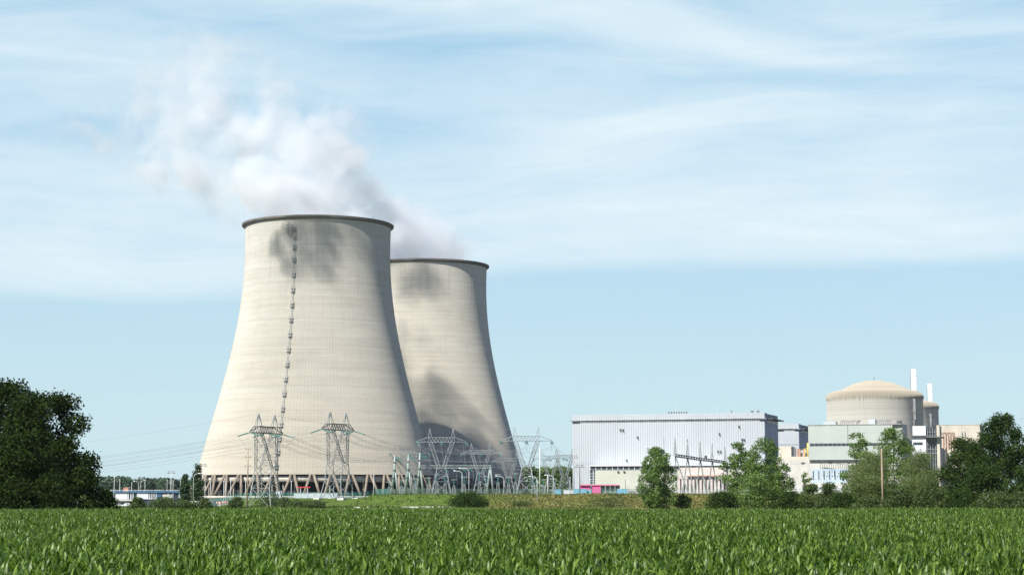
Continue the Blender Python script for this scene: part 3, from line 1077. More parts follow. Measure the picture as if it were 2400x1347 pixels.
# ------------------------------------------------------------------ cooling towers
D1 = 944.0
XC1 = xpx(741.5, D1, 900)
MEAS = [(534, 170.0), (560, 169.6), (600, 169.2), (650, 170.6), (700, 176.3), (750, 183.6), (800, 192.0), (830, 198.8), (900, 216.0), (950, 230.0), (1000, 244.2), (1050, 258.0), (1085, 268.0), (1114, 276.0)]
zs_ = np.array([zpx(y, D1) for y, h in MEAS])
rs_ = np.array([h / F * D1 / (CP - ((673.5 - y) / F) * SP) for y, h in MEAS])
PF = np.polyfit(zs_, rs_, 5)
Z_TOP = zpx(529, D1)
Z_BOT = zpx(1114, D1)
G1 = 3.2


def tower_r(z):
    return float(np.polyval(PF, z))


NRIB = 190
RIB_H = 0.04


def ribbed_shell(prof, inner):
    """shell whose outer face carries the real meridional wind ribs"""
    mb = MB()
    w = 2 * math.pi / NRIB
    offs = [(0.0, 0.0), (0.78, 0.0), (0.80, RIB_H), (0.98, RIB_H)]
    cols = [((k + o_) * w, h) for k in range(NRIB) for o_, h in offs]
    n = len(cols)
    rings = [(r, z, 1.0) for r, z in prof] + [(r, z, 0.0) for r, z in inner]
    for r, z, q in rings:
        for a, h in cols:
            rr = r + h * q
            mb.v.append((rr * math.cos(a), rr * math.sin(a), z))
    m = len(rings)
    for k in range(m):
        k2 = (k + 1) % m
        for j in range(n):
            j2 = (j + 1) % n
            mb.f.append((k * n + j, k * n + j2, k2 * n + j2, k2 * n + j))
    return mb


def make_tower(name, label, x, y, mat, zbase, ladder):
    """hyperboloid shell on inclined legs"""
    t = thing(name, label, 'cooling tower', (x, y, 0), 0, 'cooling towers')
    z0, z1 = Z_BOT, Z_TOP - 1.2
    prof = []
    n = 56
    for k in range(n + 1):
        z = z0 + (z1 - z0) * k / n
        prof.append((tower_r(z), z))
    inner = [(r - (0.9 if z < z0 + 3 else 0.35), z) for r, z in reversed(prof)]
    ribbed_shell(prof, inner).build('shell', mat, t, False)
    rt = tower_r(z1)
    rim = [(rt - 0.36, z1 - 0.6), (rt + 0.02, z1 - 0.6), (rt + 0.7, z1 - 0.05), (rt + 1.45, z1 + 0.3), (rt + 1.5, z1 + 1.2), (rt - 0.36, z1 + 1.25)]
    rm = MB().lathe(rim, 160, True).build('rim', M['rim'], t)
    # legs: inclined pairs
    N_ = 40
    r_top, r_bot = tower_r(z0) - 0.4, tower_r(z0) + 3.6
    for k in range(N_):
        a0 = 2 * math.pi * (k + 0.5) / N_
        for sgn in (-1, 1):
            at_, ab = a0 + sgn * 0.012, a0 + sgn * math.pi / N_ * 0.86
            p = (r_top * math.cos(at_), r_top * math.sin(at_), z0 + 0.1)
            q = (r_bot * math.cos(ab), r_bot * math.sin(ab), zbase - 0.4)
            LEGS[name].append((p, q))
    mbs = MB()
    for p, q in LEGS[name]:
        v = Vector(p) + t.location
        # legs on the side away from the field are hidden inside the fill
        MB().tube([p, q], [0.62, 0.68], 8).build('leg', M['leg'], t, True) if p[1] < 22 else mbs.tube([p, q], [0.62, 0.68], 6)
    if mbs.v:
        tag(mbs.build('rear_legs', M['leg'], t, True), kind='stuff')
    rl = r_bot - 6.5
    rg = tower_r(z0) - 1.3
    MB().lathe([(rg, z0 - 3.5), (rg, z0 - 0.7), (rg - 0.5, z0 - 0.7), (rg - 0.5, z0 - 3.5)], 120, True).build('inner_ring_beam', M['lintel'], t, True)
    for k in range(64):
        a = 2 * math.pi * (k + 0.3) / 64
        MB().tube([(rl * math.cos(a), rl * math.sin(a), zbase - 0.3), (rl * math.cos(a), rl * math.sin(a), z0 - 3.4)], 0.28, 6).build('inner_post', M['lintel'], t)
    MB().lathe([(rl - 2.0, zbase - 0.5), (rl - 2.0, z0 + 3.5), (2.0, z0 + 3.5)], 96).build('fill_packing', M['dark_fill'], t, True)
    MB().lathe([(r_bot + 1.5, zbase - 0.6), (r_bot + 1.5, zbase + 0.5), (r_bot + 1.0, zbase + 0.5), (r_bot + 1.0, zbase - 0.6)], 120, True).build('basin_wall', M['lintel'], t, True)
    if ladder:
        # caged inspection ladder up one meridian
        ang = -math.pi / 2 - R(12.4)
        rail = MB()
        k = z0 + 1
        pts = []
        while k < z1 - 0.5:
            r = tower_r(k) + 0.75
            pts.append((r * math.cos(ang), r * math.sin(ang), k))
            k += 4
        for off in (-0.35, 0.35):
            rail.tube([(p[0] - off * math.sin(ang), p[1] + off * math.cos(ang), p[2]) for p in pts], 0.09, 4)
        for a_, b_ in zip(pts[:-1], pts[1:]):
            for q in range(6):
                c_ = Vector(a_).lerp(Vector(b_), q / 6)
                rail.bar(c_ + Vector((0.35 * math.sin(ang), -0.35 * math.cos(ang), 0)), c_ - Vector((0.35 * math.sin(ang), -0.35 * math.cos(ang), 0)), 0.08)
        rail.build('inspection_ladder', M['ladder'], t)
        for py in (528, 546, 571, 600, 636, 673, 709, 744, 780, 816, 851, 886, 921, 957, 994, 1027, 1058, 1092):
            z = zpx(py, D1 - 45)
            r = tower_r(z)
            slope = (tower_r(z + 1) - tower_r(z - 1)) / 2
            cage = MB()
            w, dp, h = 0.85, 1.2, 2.5
            X = lambda u, v_, zz: ((r + v_ + slope * zz) * math.cos(ang) - u * math.sin(ang), (r + v_ + slope * zz) * math.sin(ang) + u * math.cos(ang), z + zz)
            for zz in (-h / 2, 0, h / 2):
                for (u0, v0), (u1, v1) in (((-w, 0), (-w, dp)), ((-w, dp), (w, dp)), ((w, dp), (w, 0))):
                    cage.bar(X(u0, v0, zz), X(u1, v1, zz), 0.11)
            for u, v_ in ((-w, dp), (w, dp), (0, dp), (-w, dp / 2), (w, dp / 2)):
                cage.bar(X(u, v_, -h / 2), X(u, v_, h / 2), 0.1)
            for zz in (-h / 2, h / 2 - 1.0):
                i = len(cage.v)
                cage.v += [X(-w, 0.02, zz), X(w, 0.02, zz), X(w, dp, zz), X(-w, dp, zz), X(-w, 0.02, zz + 0.12), X(w, 0.02, zz + 0.12), X(w, dp, zz + 0.12), X(-w, dp, zz + 0.12)]
                cage.f += [(i, i + 1, i + 2, i + 3), (i + 4, i + 7, i + 6, i + 5), (i, i + 4, i + 5, i + 1), (i + 1, i + 5, i + 6, i + 2), (i + 2, i + 6, i + 7, i + 3), (i + 3, i + 7, i + 4, i)]
            cage.build('rest_platform', M['ladder'], t)
        # winch platform beside the topmost cage
        z = zpx(533, D1 - 38)
        r = tower_r(z)
        a2_ = ang - 0.055
        pl = MB()
        Y = lambda u, v_, zz: ((r + v_) * math.cos(a2_) - u * math.sin(a2_), (r + v_) * math.sin(a2_) + u * math.cos(a2_), z + zz)
        for zz in (-2.4, -1.2, 0, 1.6):
            pl.bar(Y(-1.3, 1.8, zz), Y(1.3, 1.8, zz), 0.22)
            pl.bar(Y(-1.3, 0, zz), Y(-1.3, 1.8, zz), 0.2)
            pl.bar(Y(1.3, 0, zz), Y(1.3, 1.8, zz), 0.2)
        for u in (-1.3, 0, 1.3):
            pl.bar(Y(u, 1.8, -2.4), Y(u, 1.8, 1.6), 0.2)
        pl.bar(Y(-1.3, 1.8, -2.4), Y(1.3, 1.8, 0), 0.18)
        pl.bar(Y(-1.3, 0, 3.6), Y(-0.6, 1.8, 1.6), 0.2)
        pl.bar(Y(1.3, 1.8, -1.2), Y(-1.3, 1.8, 1.6), 0.18)
        pl.build('winch_platform', M['grey_steel'], t)
        # thin lightning rods on the rim and a drip seam in the rim shadow
        for a in (-math.pi / 2 - R(11), -math.pi / 2 + R(20), -math.pi / 2 + R(52)):
            MB().tube([((rt + 0.8) * math.cos(a), (rt + 0.8) * math.sin(a), z1 + 1.2), ((rt + 0.8) * math.cos(a), (rt + 0.8) * math.sin(a), z1 + 2.6)], 0.07, 4).build('lightning_rod', M['dark_steel'], t)
    return t


LEGS = {'cooling_tower': []}
T1 = make_tower('cooling_tower', 'nearer and larger-looking concrete cooling tower with an inspection ladder up its face', XC1, D1, M['tower'], G1, True)
D2 = 1110.0
XC2 = xpx(994.3, D2, 900)
LEGS = {'cooling_tower': []}
dz2 = zpx(623.5, D2) - Z_TOP
T2 = make_tower('cooling_tower', 'farther cooling tower half hidden behind the nearer one, without a visible ladder', XC2, D2, M['tower2'], G1 + 0.6, False)
T2.location.z = dz2

# ------------------------------------------------------------------ lattice work
def lattice(mb, A, B, n, w, wd=None, horiz=True):
    """lattice box between quads A (bottom) and B (top)"""
    wd = wd or w * 0.6
    A = [Vector(p) for p in A]
    B = [Vector(p) for p in B]
    m = len(A)
    for a, b in zip(A, B):
        mb.bar(a, b, w)
    for k in range(n):
        t0, t1 = k / n, (k + 1) / n
        for i in range(m if m > 2 else 1):
            j = (i + 1) % m
            p0, p1 = A[i].lerp(B[i], t0), A[i].lerp(B[i], t1)
            q0, q1 = A[j].lerp(B[j], t0), A[j].lerp(B[j], t1)
            mb.bar(p0, q1, wd)
            mb.bar(q0, p1, wd)
            if horiz:
                mb.bar(p1, q1, wd)
    return mb


def sq(hx, hy, z, cx=0.0, cy_=0.0):
    return [(cx - hx, cy_ - hy, z), (cx + hx, cy_ - hy, z), (cx + hx, cy_ + hy, z), (cx - hx, cy_ + hy, z)]


def insulator(mb, p, q, r=0.17):
    p, q = Vector(p), Vector(q)
    n = 8
    pts, rr = [], []
    for k in range(n * 2 + 1):
        pts.append(p.lerp(q, k / (n * 2)))
        rr.append(r if k % 2 else r * 0.55)
    return mb.tube(pts, rr, 6)


def cat_pylon(name, label, H, steel='grey_steel', w=0.2, arm=24.0, base=5.2, group='lattice pylons', jumpers=True, ins=True, ty=1.5, tb=1.1, steel2=None):
    """portal headed pylon: four-legged base, waist, V arms, long cross-beam with two earth-wire peaks (H = top of peaks)"""
    t = thing(name, label, 'pylon', group=group)
    s = H / 33.0
    ty, tb = ty * s, tb * s
    steel2 = steel2 or steel
    zw, zb, zt = 13.5 * s, 26.3 * s, 28.6 * s
    a = arm * s / 2
    mb = MB()
    zk = 6.6 * s
    lattice(mb, sq(base * s, base * s, -0.6), sq(base * 0.72 * s, base * 0.72 * s, zk), 1, w * 1.3, w * 0.7)
    lattice(mb, sq(base * 0.72 * s, base * 0.72 * s, zk), sq(2.1 * s, ty, zw), 2, w * 1.2, w * 0.6)
    mb.build('base_frame', M[steel], t)
    for sg in (-1, 1):
        v = MB()
        bot = [(sg * 0.5 * s, -ty, zw), (sg * 2.1 * s, -ty, zw), (sg * 2.1 * s, ty, zw), (sg * 0.5 * s, ty, zw)]
        top = [(sg * 4.6 * s, -tb, zb), (sg * 6.4 * s, -tb, zb), (sg * 6.4 * s, tb, zb), (sg * 4.6 * s, tb, zb)]
        lattice(v, bot, top, 4, w, w * 0.5)
        v.build('upper_arm', M[steel2], t)
        p = MB()
        lattice(p, [(sg * 5.0 * s, -tb * 0.95, zt), (sg * 6.6 * s, -tb * 0.95, zt), (sg * 6.6 * s, tb * 0.95, zt), (sg * 5.0 * s, tb * 0.95, zt)],
                [(sg * 5.75 * s, -0.12 * s, H), (sg * 5.95 * s, -0.12 * s, H), (sg * 5.95 * s, 0.12 * s, H), (sg * 5.75 * s, 0.12 * s, H)], 1, w * 0.8, w * 0.45)
        p.build('earth_wire_peak', M[steel], t)
    b = MB()
    ends = [(-6.9 * s, 1.1 * s), (6.9 * s, 1.1 * s)]
    n = 8
    xs = [-6.9 * s + 13.8 * s * k / n for k in range(n + 1)]
    for x0, x1 in zip(xs[:-1], xs[1:]):
        for y in (-tb, tb):
            b.bar((x0, y, zb), (x1, y, zb), w * 1.2)
            b.bar((x0, y, zt), (x1, y, zt), w * 1.2)
            b.bar((x0, y, zb), ((x0 + x1) / 2, y, zt), w * 0.6)
            b.bar(((x0 + x1) / 2, y, zt), (x1, y, zb), w * 0.6)
        b.bar((x0, -tb, zb), (x1, tb, zb), w * 0.6)
        b.bar((x0, -tb, zt), (x0, tb, zt), w * 0.6)
    for sg in (-1, 1):
        tip = (sg * a, 0, zb)
        for y in (-tb, tb):
            b.bar((sg * 6.9 * s, y, zb), tip, w * 1.1)
            b.bar((sg * 6.9 * s, y, zt), (sg * a, 0, zb + 0.25), w * 1.1)
        for q in (0.3, 0.6):
            X = 6.9 * s + (a - 6.9 * s) * q
            b.bar((sg * X, -tb * (1 - q), zb), (sg * X, 0, zb + (zt - zb) * (1 - q)), w * 0.5)
            b.bar((sg * X, tb * (1 - q), zb), (sg * X, 0, zb + (zt - zb) * (1 - q)), w * 0.5)
    b.build('cross_beam', M['dark_steel' if steel2 != steel else steel], t)
    t['s'] = s
    if ins:
        for X in (-a, 0.0, a):
            for sg in (-1, 1):
                im = MB()
                for off in (-0.35, 0.35):
                    insulator(im, (X + off, sg * 1.1 * s if X == 0 else sg * 0.3, zb - 0.15), (X + off, sg * (1.1 * s + 4.2) if X == 0 else sg * 4.5, zb - 1.3), 0.17)
                im.build('insulator_string', M['insul'], t)
            if jumpers:
                j = MB()
                pts = []
                for k in range(9):
                    q = -1 + 2 * k / 8
                    pts.append((X, q * 4.5, zb - 1.3 - 3.4 * (1 - q * q)))
                j.tube(pts, 0.05, 4)
                j.build('jumper_cable', M['wire'], t)
    del t['s']
    return t


def place(t, px, D, rz, base=None):
    x = xpx(px, D)
    t.location = (x, D, gz(x, D) if base is None else base)
    t.rotation_euler = (0, 0, rz)
    bpy.context.view_layer.update()
    return t


def heightpx(py, px, D):
    return zpx(py, D) - gz(xpx(px, D), D)


HP = heightpx(971, 623, 655)
PY1 = place(cat_pylon('lattice_pylon', 'dark lattice pylon nearest the field, beside the wooden pole', HP, 'galv', 0.19, ty=3.4, tb=1.15, base=5.0, steel2='grey_steel'), 623, 655, R(68))
PY2 = copy_tree(PY1, 'lattice pylon on concrete footings at the end of the grass bank', (xpx(791, 700), 700, gz(xpx(791, 700), 700)), R(64))
GS = 'portal pylons of the switchyard'
PYA = place(cat_pylon('portal_pylon', 'tall grey portal pylon in front of the gap between the towers', heightpx(1004, 1034, 832), 'galv', 0.19, 25, 4.9, GS), 1034, 832, R(6))
PYD = copy_tree(PYA, 'tall portal pylon whose beam stands against the sky beside the far tower foot', (xpx(1234, 815), 815, gz(xpx(1234, 815), 815)), R(-4))
PYB = copy_tree(PYA, 'portal pylon behind the tubular masts, its beam in front of the near tower', (xpx(960, 905), 905, 4.2), R(10), 0.86)
PYC = copy_tree(PYA, 'portal pylon behind the right post of the gantry', (xpx(1126, 930), 930, 4.2), R(4), 0.87)
PYE = copy_tree(PYA, 'small portal pylon half hidden by the left edge of the turbine hall', (xpx(1323, 1050), 1050, 4.2), R(8), 0.88)
PYF = copy_tree(PYA, 'portal pylon behind the tall white mast, partly masked by the far tower foot', (xpx(1192, 960), 960, 4.2), R(2), 0.74)
bpy.context.view_layer.update()
for p_ in (PY2,):
    ft = MB()
    for sx in (-1, 1):
        for sy in (-1, 1):
            ft.box(sx * 5.2 - 1.3, sx * 5.2 + 1.3, sy * 5.2 - 1.3, sy * 5.2 + 1.3, -0.4, 0.4)
    ft.build('footing', M['kerb'], p_)


def anchor(p, X, side, drop=1.3, out=4.5, s=1.0):
    """world point of a conductor at pylon p"""
    sc = p.scale[0]
    Hh = {PY1.name: HP, PY2.name: HP}.get(p.name)
    zb = BEAM[p.name]
    return p.matrix_world @ Vector((X, side * out, zb - drop))


BEAM = {}
for p_ in (PY1, PY2):
    BEAM[p_.name] = 26.3 * HP / 33.0
hA = heightpx(1004, 1034, 832)
for p_ in (PYA, PYB, PYC, PYD, PYE, PYF):
    BEAM[p_.name] = 26.3 * hA / 33.0
armP = {PY1.name: 12 * HP / 33, PY2.name: 12 * HP / 33}
for p_ in (PYA, PYB, PYC, PYD, PYE, PYF):
    armP[p_.name] = 12.5 * hA / 33


def span(name, label, group, pairs, sag, r=0.052):
    mb = MB()
    for p, q in pairs:
        p, q = Vector(p), Vector(q)
        n = 22
        pts = [p.lerp(q, k / n) - Vector((0, 0, sag * 4 * (k / n) * (1 - k / n))) for k in range(n + 1)]
        mb.tube(pts, r, 4)
    return tag(mb.build(name, M['wire']), label, 'power line', group)


def twin(p, q, d=0.3):
    return [(Vector(p) + Vector((0, 0, d)), Vector(q) + Vector((0, 0, d))), (Vector(p) - Vector((0, 0, d)), Vector(q) - Vector((0, 0, d)))]


GC = 'overhead conductor bundles'
a1_, a2_ = armP[PY1.name], armP[PY2.name]
aA = armP[PYA.name]
west = [at(-330, 1083, 1250), at(-330, 1100, 1240), at(-330, 1112, 1230)]
for k, X in enumerate((-a1_, 0, a1_)):
    span('power_cable', ('uppermost twin conductor running west from the nearer pylon', 'middle twin conductor running west from the nearer pylon', 'lowest twin conductor running west from the nearer pylon')[k], GC, twin(anchor(PY1, X, 1), west[k]), 7.0)
west = [at(-330, 1120, 1350), at(-330, 1128, 1340), at(-330, 1134, 1330)]
for k, X in enumerate((-a2_, 0, a2_)):
    span('power_cable', ('upper conductor running west from the second pylon behind the first', 'middle conductor running west from the second pylon', 'lowest conductor running west from the second pylon')[k], GC, [(anchor(PY2, X, 1), west[k])], 7.0)
for k, X in enumerate((-a1_, 0, a1_)):
    sB = armP[PYB.name]
    q = PYB.matrix_world @ Vector(((-sB, 0, sB)[k], -4.5, BEAM[PYB.name] - 1.3))
    span('power_cable', ('twin conductor from the nearer pylon to the left tip of the tubular-mast portal', 'twin conductor from the nearer pylon to the middle of the tubular-mast portal', 'twin conductor from the nearer pylon to the right tip of the tubular-mast portal')[k], GC, twin(anchor(PY1, X, -1), q, 0.35), 5.5)
for k, X in enumerate((-a2_, 0, a2_)):
    q = PYA.matrix_world @ Vector(((-aA, 0, aA)[k], -4.5, BEAM[PYA.name] - 1.3))
    span('power_cable', ('conductor from the second pylon to the left tip of the tall grey portal', 'conductor from the second pylon to the middle of the tall grey portal', 'conductor from the second pylon to the right tip of the tall grey portal')[k], GC, twin(anchor(PY2, X, -1), q, 0.3), 4.0)
for k in range(3):
    X = (-aA, 0, aA)[k]
    p = PYA.matrix_world @ Vector((X, 4.5, BEAM[PYA.name] - 1.3))
    q = PYD.matrix_world @ Vector((X, -4.5, BEAM[PYA.name] - 3.0))
    span('power_cable', ('conductor from the left tip of the tall grey portal to the sky-lined portal', 'conductor joining the middles of the two tall switchyard portals', 'conductor from the right tip of the tall grey portal to the sky-lined portal')[k], GC, twin(p, q, 0.3), 3.0)
span('earth_wire', 'thin earth wire from the peaks of the nearer pylon over the switchyard portals', GC, [(PY1.matrix_world @ Vector((5.8 * HP / 33, 0, HP)), PYA.matrix_world @ Vector((-5.8 * hA / 33, 0, hA))), (PYA.matrix_world @ Vector((5.8 * hA / 33, 0, hA)), PYD.matrix_world @ Vector((-5.8 * hA / 33, 0, hA)))], 2.0, 0.035)
span('earth_wire', 'thin earth wire leaving the nearer pylon peak towards the west', GC, [(PY1.matrix_world @ Vector((-5.8 * HP / 33, 0, HP)), at(-330, 1070, 1250))], 5.0, 0.03)
lows = ((1090, 1345, 1098, 760), (1087, 1345, 1093, 780), (1100, 1345, 1101, 740))
for k, (pa, x1, pb, D) in enumerate(lows):
    span('switchyard_cable', ('upper low-level cable strung across the switchyard', 'middle low-level cable strung across the switchyard', 'lower low-level cable strung across the switchyard')[k], GC, [(at(905, pa - 22 + k * 6, D), at(1150, pa - 8, D)), (at(1150, pa - 8, D), at(x1, pb, D))], 0.8, 0.05)
# long low cable that crosses the picture towards the east
span('power_cable', 'single cable sagging from the switchyard past the turbine hall annex', GC, [(at(1265, 1078, 700), at(1540, 1088, 690)), (at(1540, 1088, 690), at(1905, 1085, 680))], 0.6, 0.045)


# tubular terminal masts
def tube_mast(name, label, px, py, D, group='tubular terminal masts'):
    x = xpx(px, D)
    z0 = gz(x, D)
    H = zpx(py, D) - z0
    t = thing(name, label, 'mast', (x, D, z0), 0, group)
    r = 0.55
    MB().tube([(-1.2, 0, -0.4), (-0.15, 0, H * 0.62), (0, 0, H)], [0.62, 0.42, 0.26], 10).build('shaft', M['galv_green'], t, True)
    MB().tube([(1.3, 0.6, -0.4), (0.2, 0.1, H * 0.6)], [0.45, 0.3], 8).build('strut', M['galv_green'], t, True)
    f = MB()
    for q in (0.22, 0.42, 0.62, 0.82):
        f.tube([(-1.2 + 1.2 * q * 1.2 if q < 0.6 else -0.1, 0, H * q - 0.12), (-1.2 + 1.2 * q * 1.2 if q < 0.6 else -0.1, 0, H * q + 0.12)], 0.72, 10)
    f.build('flange', M['dark_steel'], t)
    im = MB()
    insulator(im, (0.2, 0, H * 0.93), (2.6, -0.5, H * 0.84), 0.2)
    insulator(im, (0.2, 0.4, H * 0.97), (2.8, 0.0, H * 0.88), 0.2)
    im.build('insulator_string', M['insul'], t)
    return t


tube_mast('terminal_mast', 'leftmost tapered tubular mast in front of the near tower legs', 925, 1066, 700)
tube_mast('terminal_mast', 'second tapered tubular mast, just right of the leftmost one', 957, 1064, 702)
tube_mast('terminal_mast', 'slim tubular mast that carries the left end of the gantry beam', 984, 1060, 700)
# gantry
gx0, gx1, gD = xpx(987, 704), xpx(1149, 704), 704
gt = thing('gantry', 'grey switchyard gantry with one long lattice beam', 'gantry', (gx0, gD, gz(gx0, gD)), 0)
gl = gx1 - gx0
gzt = zpx(1090, gD) - gz(gx0, gD)
lb = MB()
nn = 20
for k in range(nn):
    xa, xb = gl * k / nn, gl * (k + 1) / nn
    lb.bar((xa, -0.5, gzt), (xa, 0.5, gzt), 0.12)
    for y in (-0.5, 0.5):
        for zz in (gzt, gzt - 1.0):
            lb.bar((xa, y, zz), (xb, y, zz), 0.2)
        lb.bar((xa, y, gzt - 1.0), ((xa + xb) / 2, y, gzt), 0.1)
        lb.bar(((xa + xb) / 2, y, gzt), (xb, y, gzt - 1.0), 0.1)
lb.build('lattice_beam', M['galv'], gt)
for X in (gl * 0.999,):
    for off in (-0.9, 0.9):
        MB().tube([(X + off * 1.4, 0.4 * off, -0.3), (X, 0, gzt + 0.2)], [0.42, 0.3], 8).build('post', M['galv_green'], gt, True)
for q in (0.3, 0.42, 0.56, 0.66, 0.86):
    im = MB()
    insulator(im, (gl * q, 0, gzt - 1.0), (gl * q + 2.4, -1.0, gzt - 2.2), 0.2)
    im.build('insulator_string', M['insul'], gt)
    MB().tube([(gl * q + 2.4, -1.0, gzt - 2.2), (gl * q + 2.6, -1.0, gzt - 5.5)], 0.05, 4).build('dropper', M['wire'], gt)


more = []
for k, (px, D, sc, rz, lb_) in enumerate(((1081, 1010, 0.74, 8, 'small far portal pylon between the tall grey portal and the gantry post'), (1290, 980, 0.80, -6, 'small portal pylon against the bright green wood'))):
    q_ = copy_tree(PYA, lb_, (xpx(px, D), D, 4.2), R(rz), sc)
    more.append(q_)
bpy.context.view_layer.update()
for p_ in more:
    BEAM[p_.name] = 26.3 * hA / 33.0


def tip(p, k, side=-4.5):
    return p.matrix_world @ Vector(((-aA, 0, aA)[k], side, BEAM[PYA.name] - 1.3))


for a_, b_, nm in ((PYB, PYC, 'from the tubular-mast portal to the gantry-post portal'), (PYC, PYF, 'from the gantry-post portal towards the far tower foot'), (PYF, PYE, 'from the far tower foot to the portal at the turbine hall'), (PYD, PYE, 'from the sky-lined portal to the portal at the turbine hall')):
    for k in range(3):
        span('switchyard_cable', ('left', 'middle', 'right')[k] + ' conductor ' + nm, GC, [(tip(a_, k, 4.5), tip(b_, k))], 2.0, 0.05)
for k, (px, py, D, px2, py2) in enumerate(((1003, 1040, 830, 1010, 1092), (1034, 1042, 830, 1045, 1092), (1085, 1040, 830, 1092, 1092), (1120, 1058, 900, 1130, 1092))):
    span('dropper_cable', ('first', 'second', 'third', 'fourth')[k] + ' slanting dropper down to the gantry beam, counted from the slim mast', GC, [(at(px, py, D), at(px2, py2, 704))], 1.2, 0.06)


# switchgear under the portals: small tapering posts
def eq_post(label, px, py, D):
    x = xpx(px, D)
    z0 = gz(x, D)
    H = zpx(py, D) - z0
    t = thing('equipment_post', label, 'switchgear', (x, D, z0), 0, 'switchgear posts of the switchyard')
    mb = MB()
    lattice(mb, sq(0.8, 0.8, -0.3), sq(0.35, 0.35, H * 0.62), 4, 0.16, 0.09)
    mb.build('support_frame', M['galv'], t)
    im = MB()
    insulator(im, (0, 0, H * 0.62), (0, 0, H), 0.3)
    im.build('insulator_column', M['insul'], t)
    MB().box(-1.2, 1.2, -0.12, 0.12, H, H + 0.25).build('head_bar', M['galv'], t)


for lbl, px, py, D in (
        ('switchgear post right of the gantry with a teal insulator', 1167, 1112, 730), ('switchgear post under the sky-lined portal', 1208, 1110, 735),
        ('switchgear post under the middle of the gantry', 1124, 1108, 735), ('switchgear post left below the gantry beam', 1004, 1120, 740),
        ('switchgear post between the second tubular mast and the slim one', 972, 1122, 735), ('switchgear post in the dark gap between the two towers', 1064, 1124, 760),
        ('switchgear post at the right leg of the sky-lined portal', 1250, 1120, 745),
        ('short switchgear post left of the first tubular mast', 912, 1130, 740), ('switchgear post between the two tubular masts', 941, 1126, 738),
        ('switchgear post under the left third of the gantry beam', 1024, 1112, 742), ('switchgear post under the tall grey portal waist', 1043, 1116, 745),
        ('switchgear post behind the lower curved street lamp', 1088, 1118, 745), ('switchgear post left of the gantry right post', 1139, 1116, 740),
        ('switchgear post left of the sky-lined portal legs', 1192, 1118, 742), ('low switchgear post right of the tall white mast', 1274, 1124, 748), ('switchgear post in front of the bright green wood', 1298, 1122, 750)):
    eq_post(lbl, px, py, D)

# the wooden poles
def wood_pole(label, px, py, D, rods):
    x = xpx(px, D)
    z0 = gz(x, D)
    H = zpx(py, D) - z0
    t = thing('wooden_pole', label, 'pole', (x, D, z0), 0, 'wooden line poles')
    MB().tube([(0.0, 0, -0.4), (-0.08 * H * 0.06, 0, H)], [0.26, 0.17], 10).build('shaft', M['wood'], t, True)
    for q in rods:
        m_ = MB()
        m_.bar((-0.9, 0, H * q), (0.9, 0, H * q), 0.12)
        for sx in (-0.8, 0.8):
            insulator(m_, (sx, 0, H * q), (sx, 0, H * q + 0.4), 0.1)
        m_.build('cross_arm', M['dark_steel'], t)
    return t


wood_pole('tall weathered wooden pole left of the nearer pylon', 581, 1050, 600, (0.985, 0.85, 0.70))
wood_pole('lone pale wooden pole in front of the willows', 2068, 1051, 405, (0.86, 0.70))


# street and yard lamps
def lamp(label, px, py, D, kind='arm', side=-1, base=None, mat='white_post', reach=2.0, r=0.12, group='yard lamps'):
    x = xpx(px, D)
    z0 = gz(x, D) if base is None else base
    H = zpx(py, D) - z0
    t = thing('lamp_post' if kind != 'flood' else 'floodlight_mast', label, 'lamp post' if kind != 'flood' else 'floodlight mast', (x, D, z0), 0, group)
    if kind == 'arm':
        pts = [(0, 0, -0.3), (0, 0, H - 1.2), (side * 0.25, 0, H - 0.5), (side * 0.9, 0, H - 0.1), (side * reach, 0, H)]
        MB().tube(pts, [r * 1.3, r, r * 0.8, r * 0.7, r * 0.6], 8).build('pole', M[mat], t, True)
        MB().tube([(side * reach, 0, H), (side * (reach + 0.45), 0, H + 0.02), (side * (reach + 0.95), 0, H + 0.02)], [0.14, 0.26, 0.12], 8).build('lamp_head', M['white'], t, True)
    elif kind == 'stick':
        MB().tube([(0, 0, -0.3), (0, 0, H)], [r * 1.3, r * 0.7], 8).build('pole', M[mat], t, True)
        MB().tube([(-0.25, 0, H), (0.25, 0, H + 0.1)], 0.16, 8).build('lamp_head', M['white'], t, True)
    elif kind == 'flood':
        MB().tube([(0, 0, -0.3), (0, 0, H)], [r * 1.5, r], 8).build('mast', M[mat], t, True)
        fr = MB()
        fr.bar((-1.6, 0, H), (1.6, 0, H), 0.14)
        fr.bar((-1.2, 0, H + 0.7), (1.2, 0, H + 0.7), 0.12)
        fr.bar((0, 0, H - 0.2), (0, 0, H + 1.0), 0.14)
        fr.build('head_frame', M['grey_steel'], t)
        for dx, dzz in ((-1.5, 0), (-0.7, 0), (0.7, 0), (1.5, 0), (-1.0, 0.75), (1.0, 0.75)):
            MB().box(dx - 0.32, dx + 0.32, -0.3, 0.15, H + dzz - 0.25, H + dzz + 0.25).build('floodlight', M['grey_steel'], t)
    return t


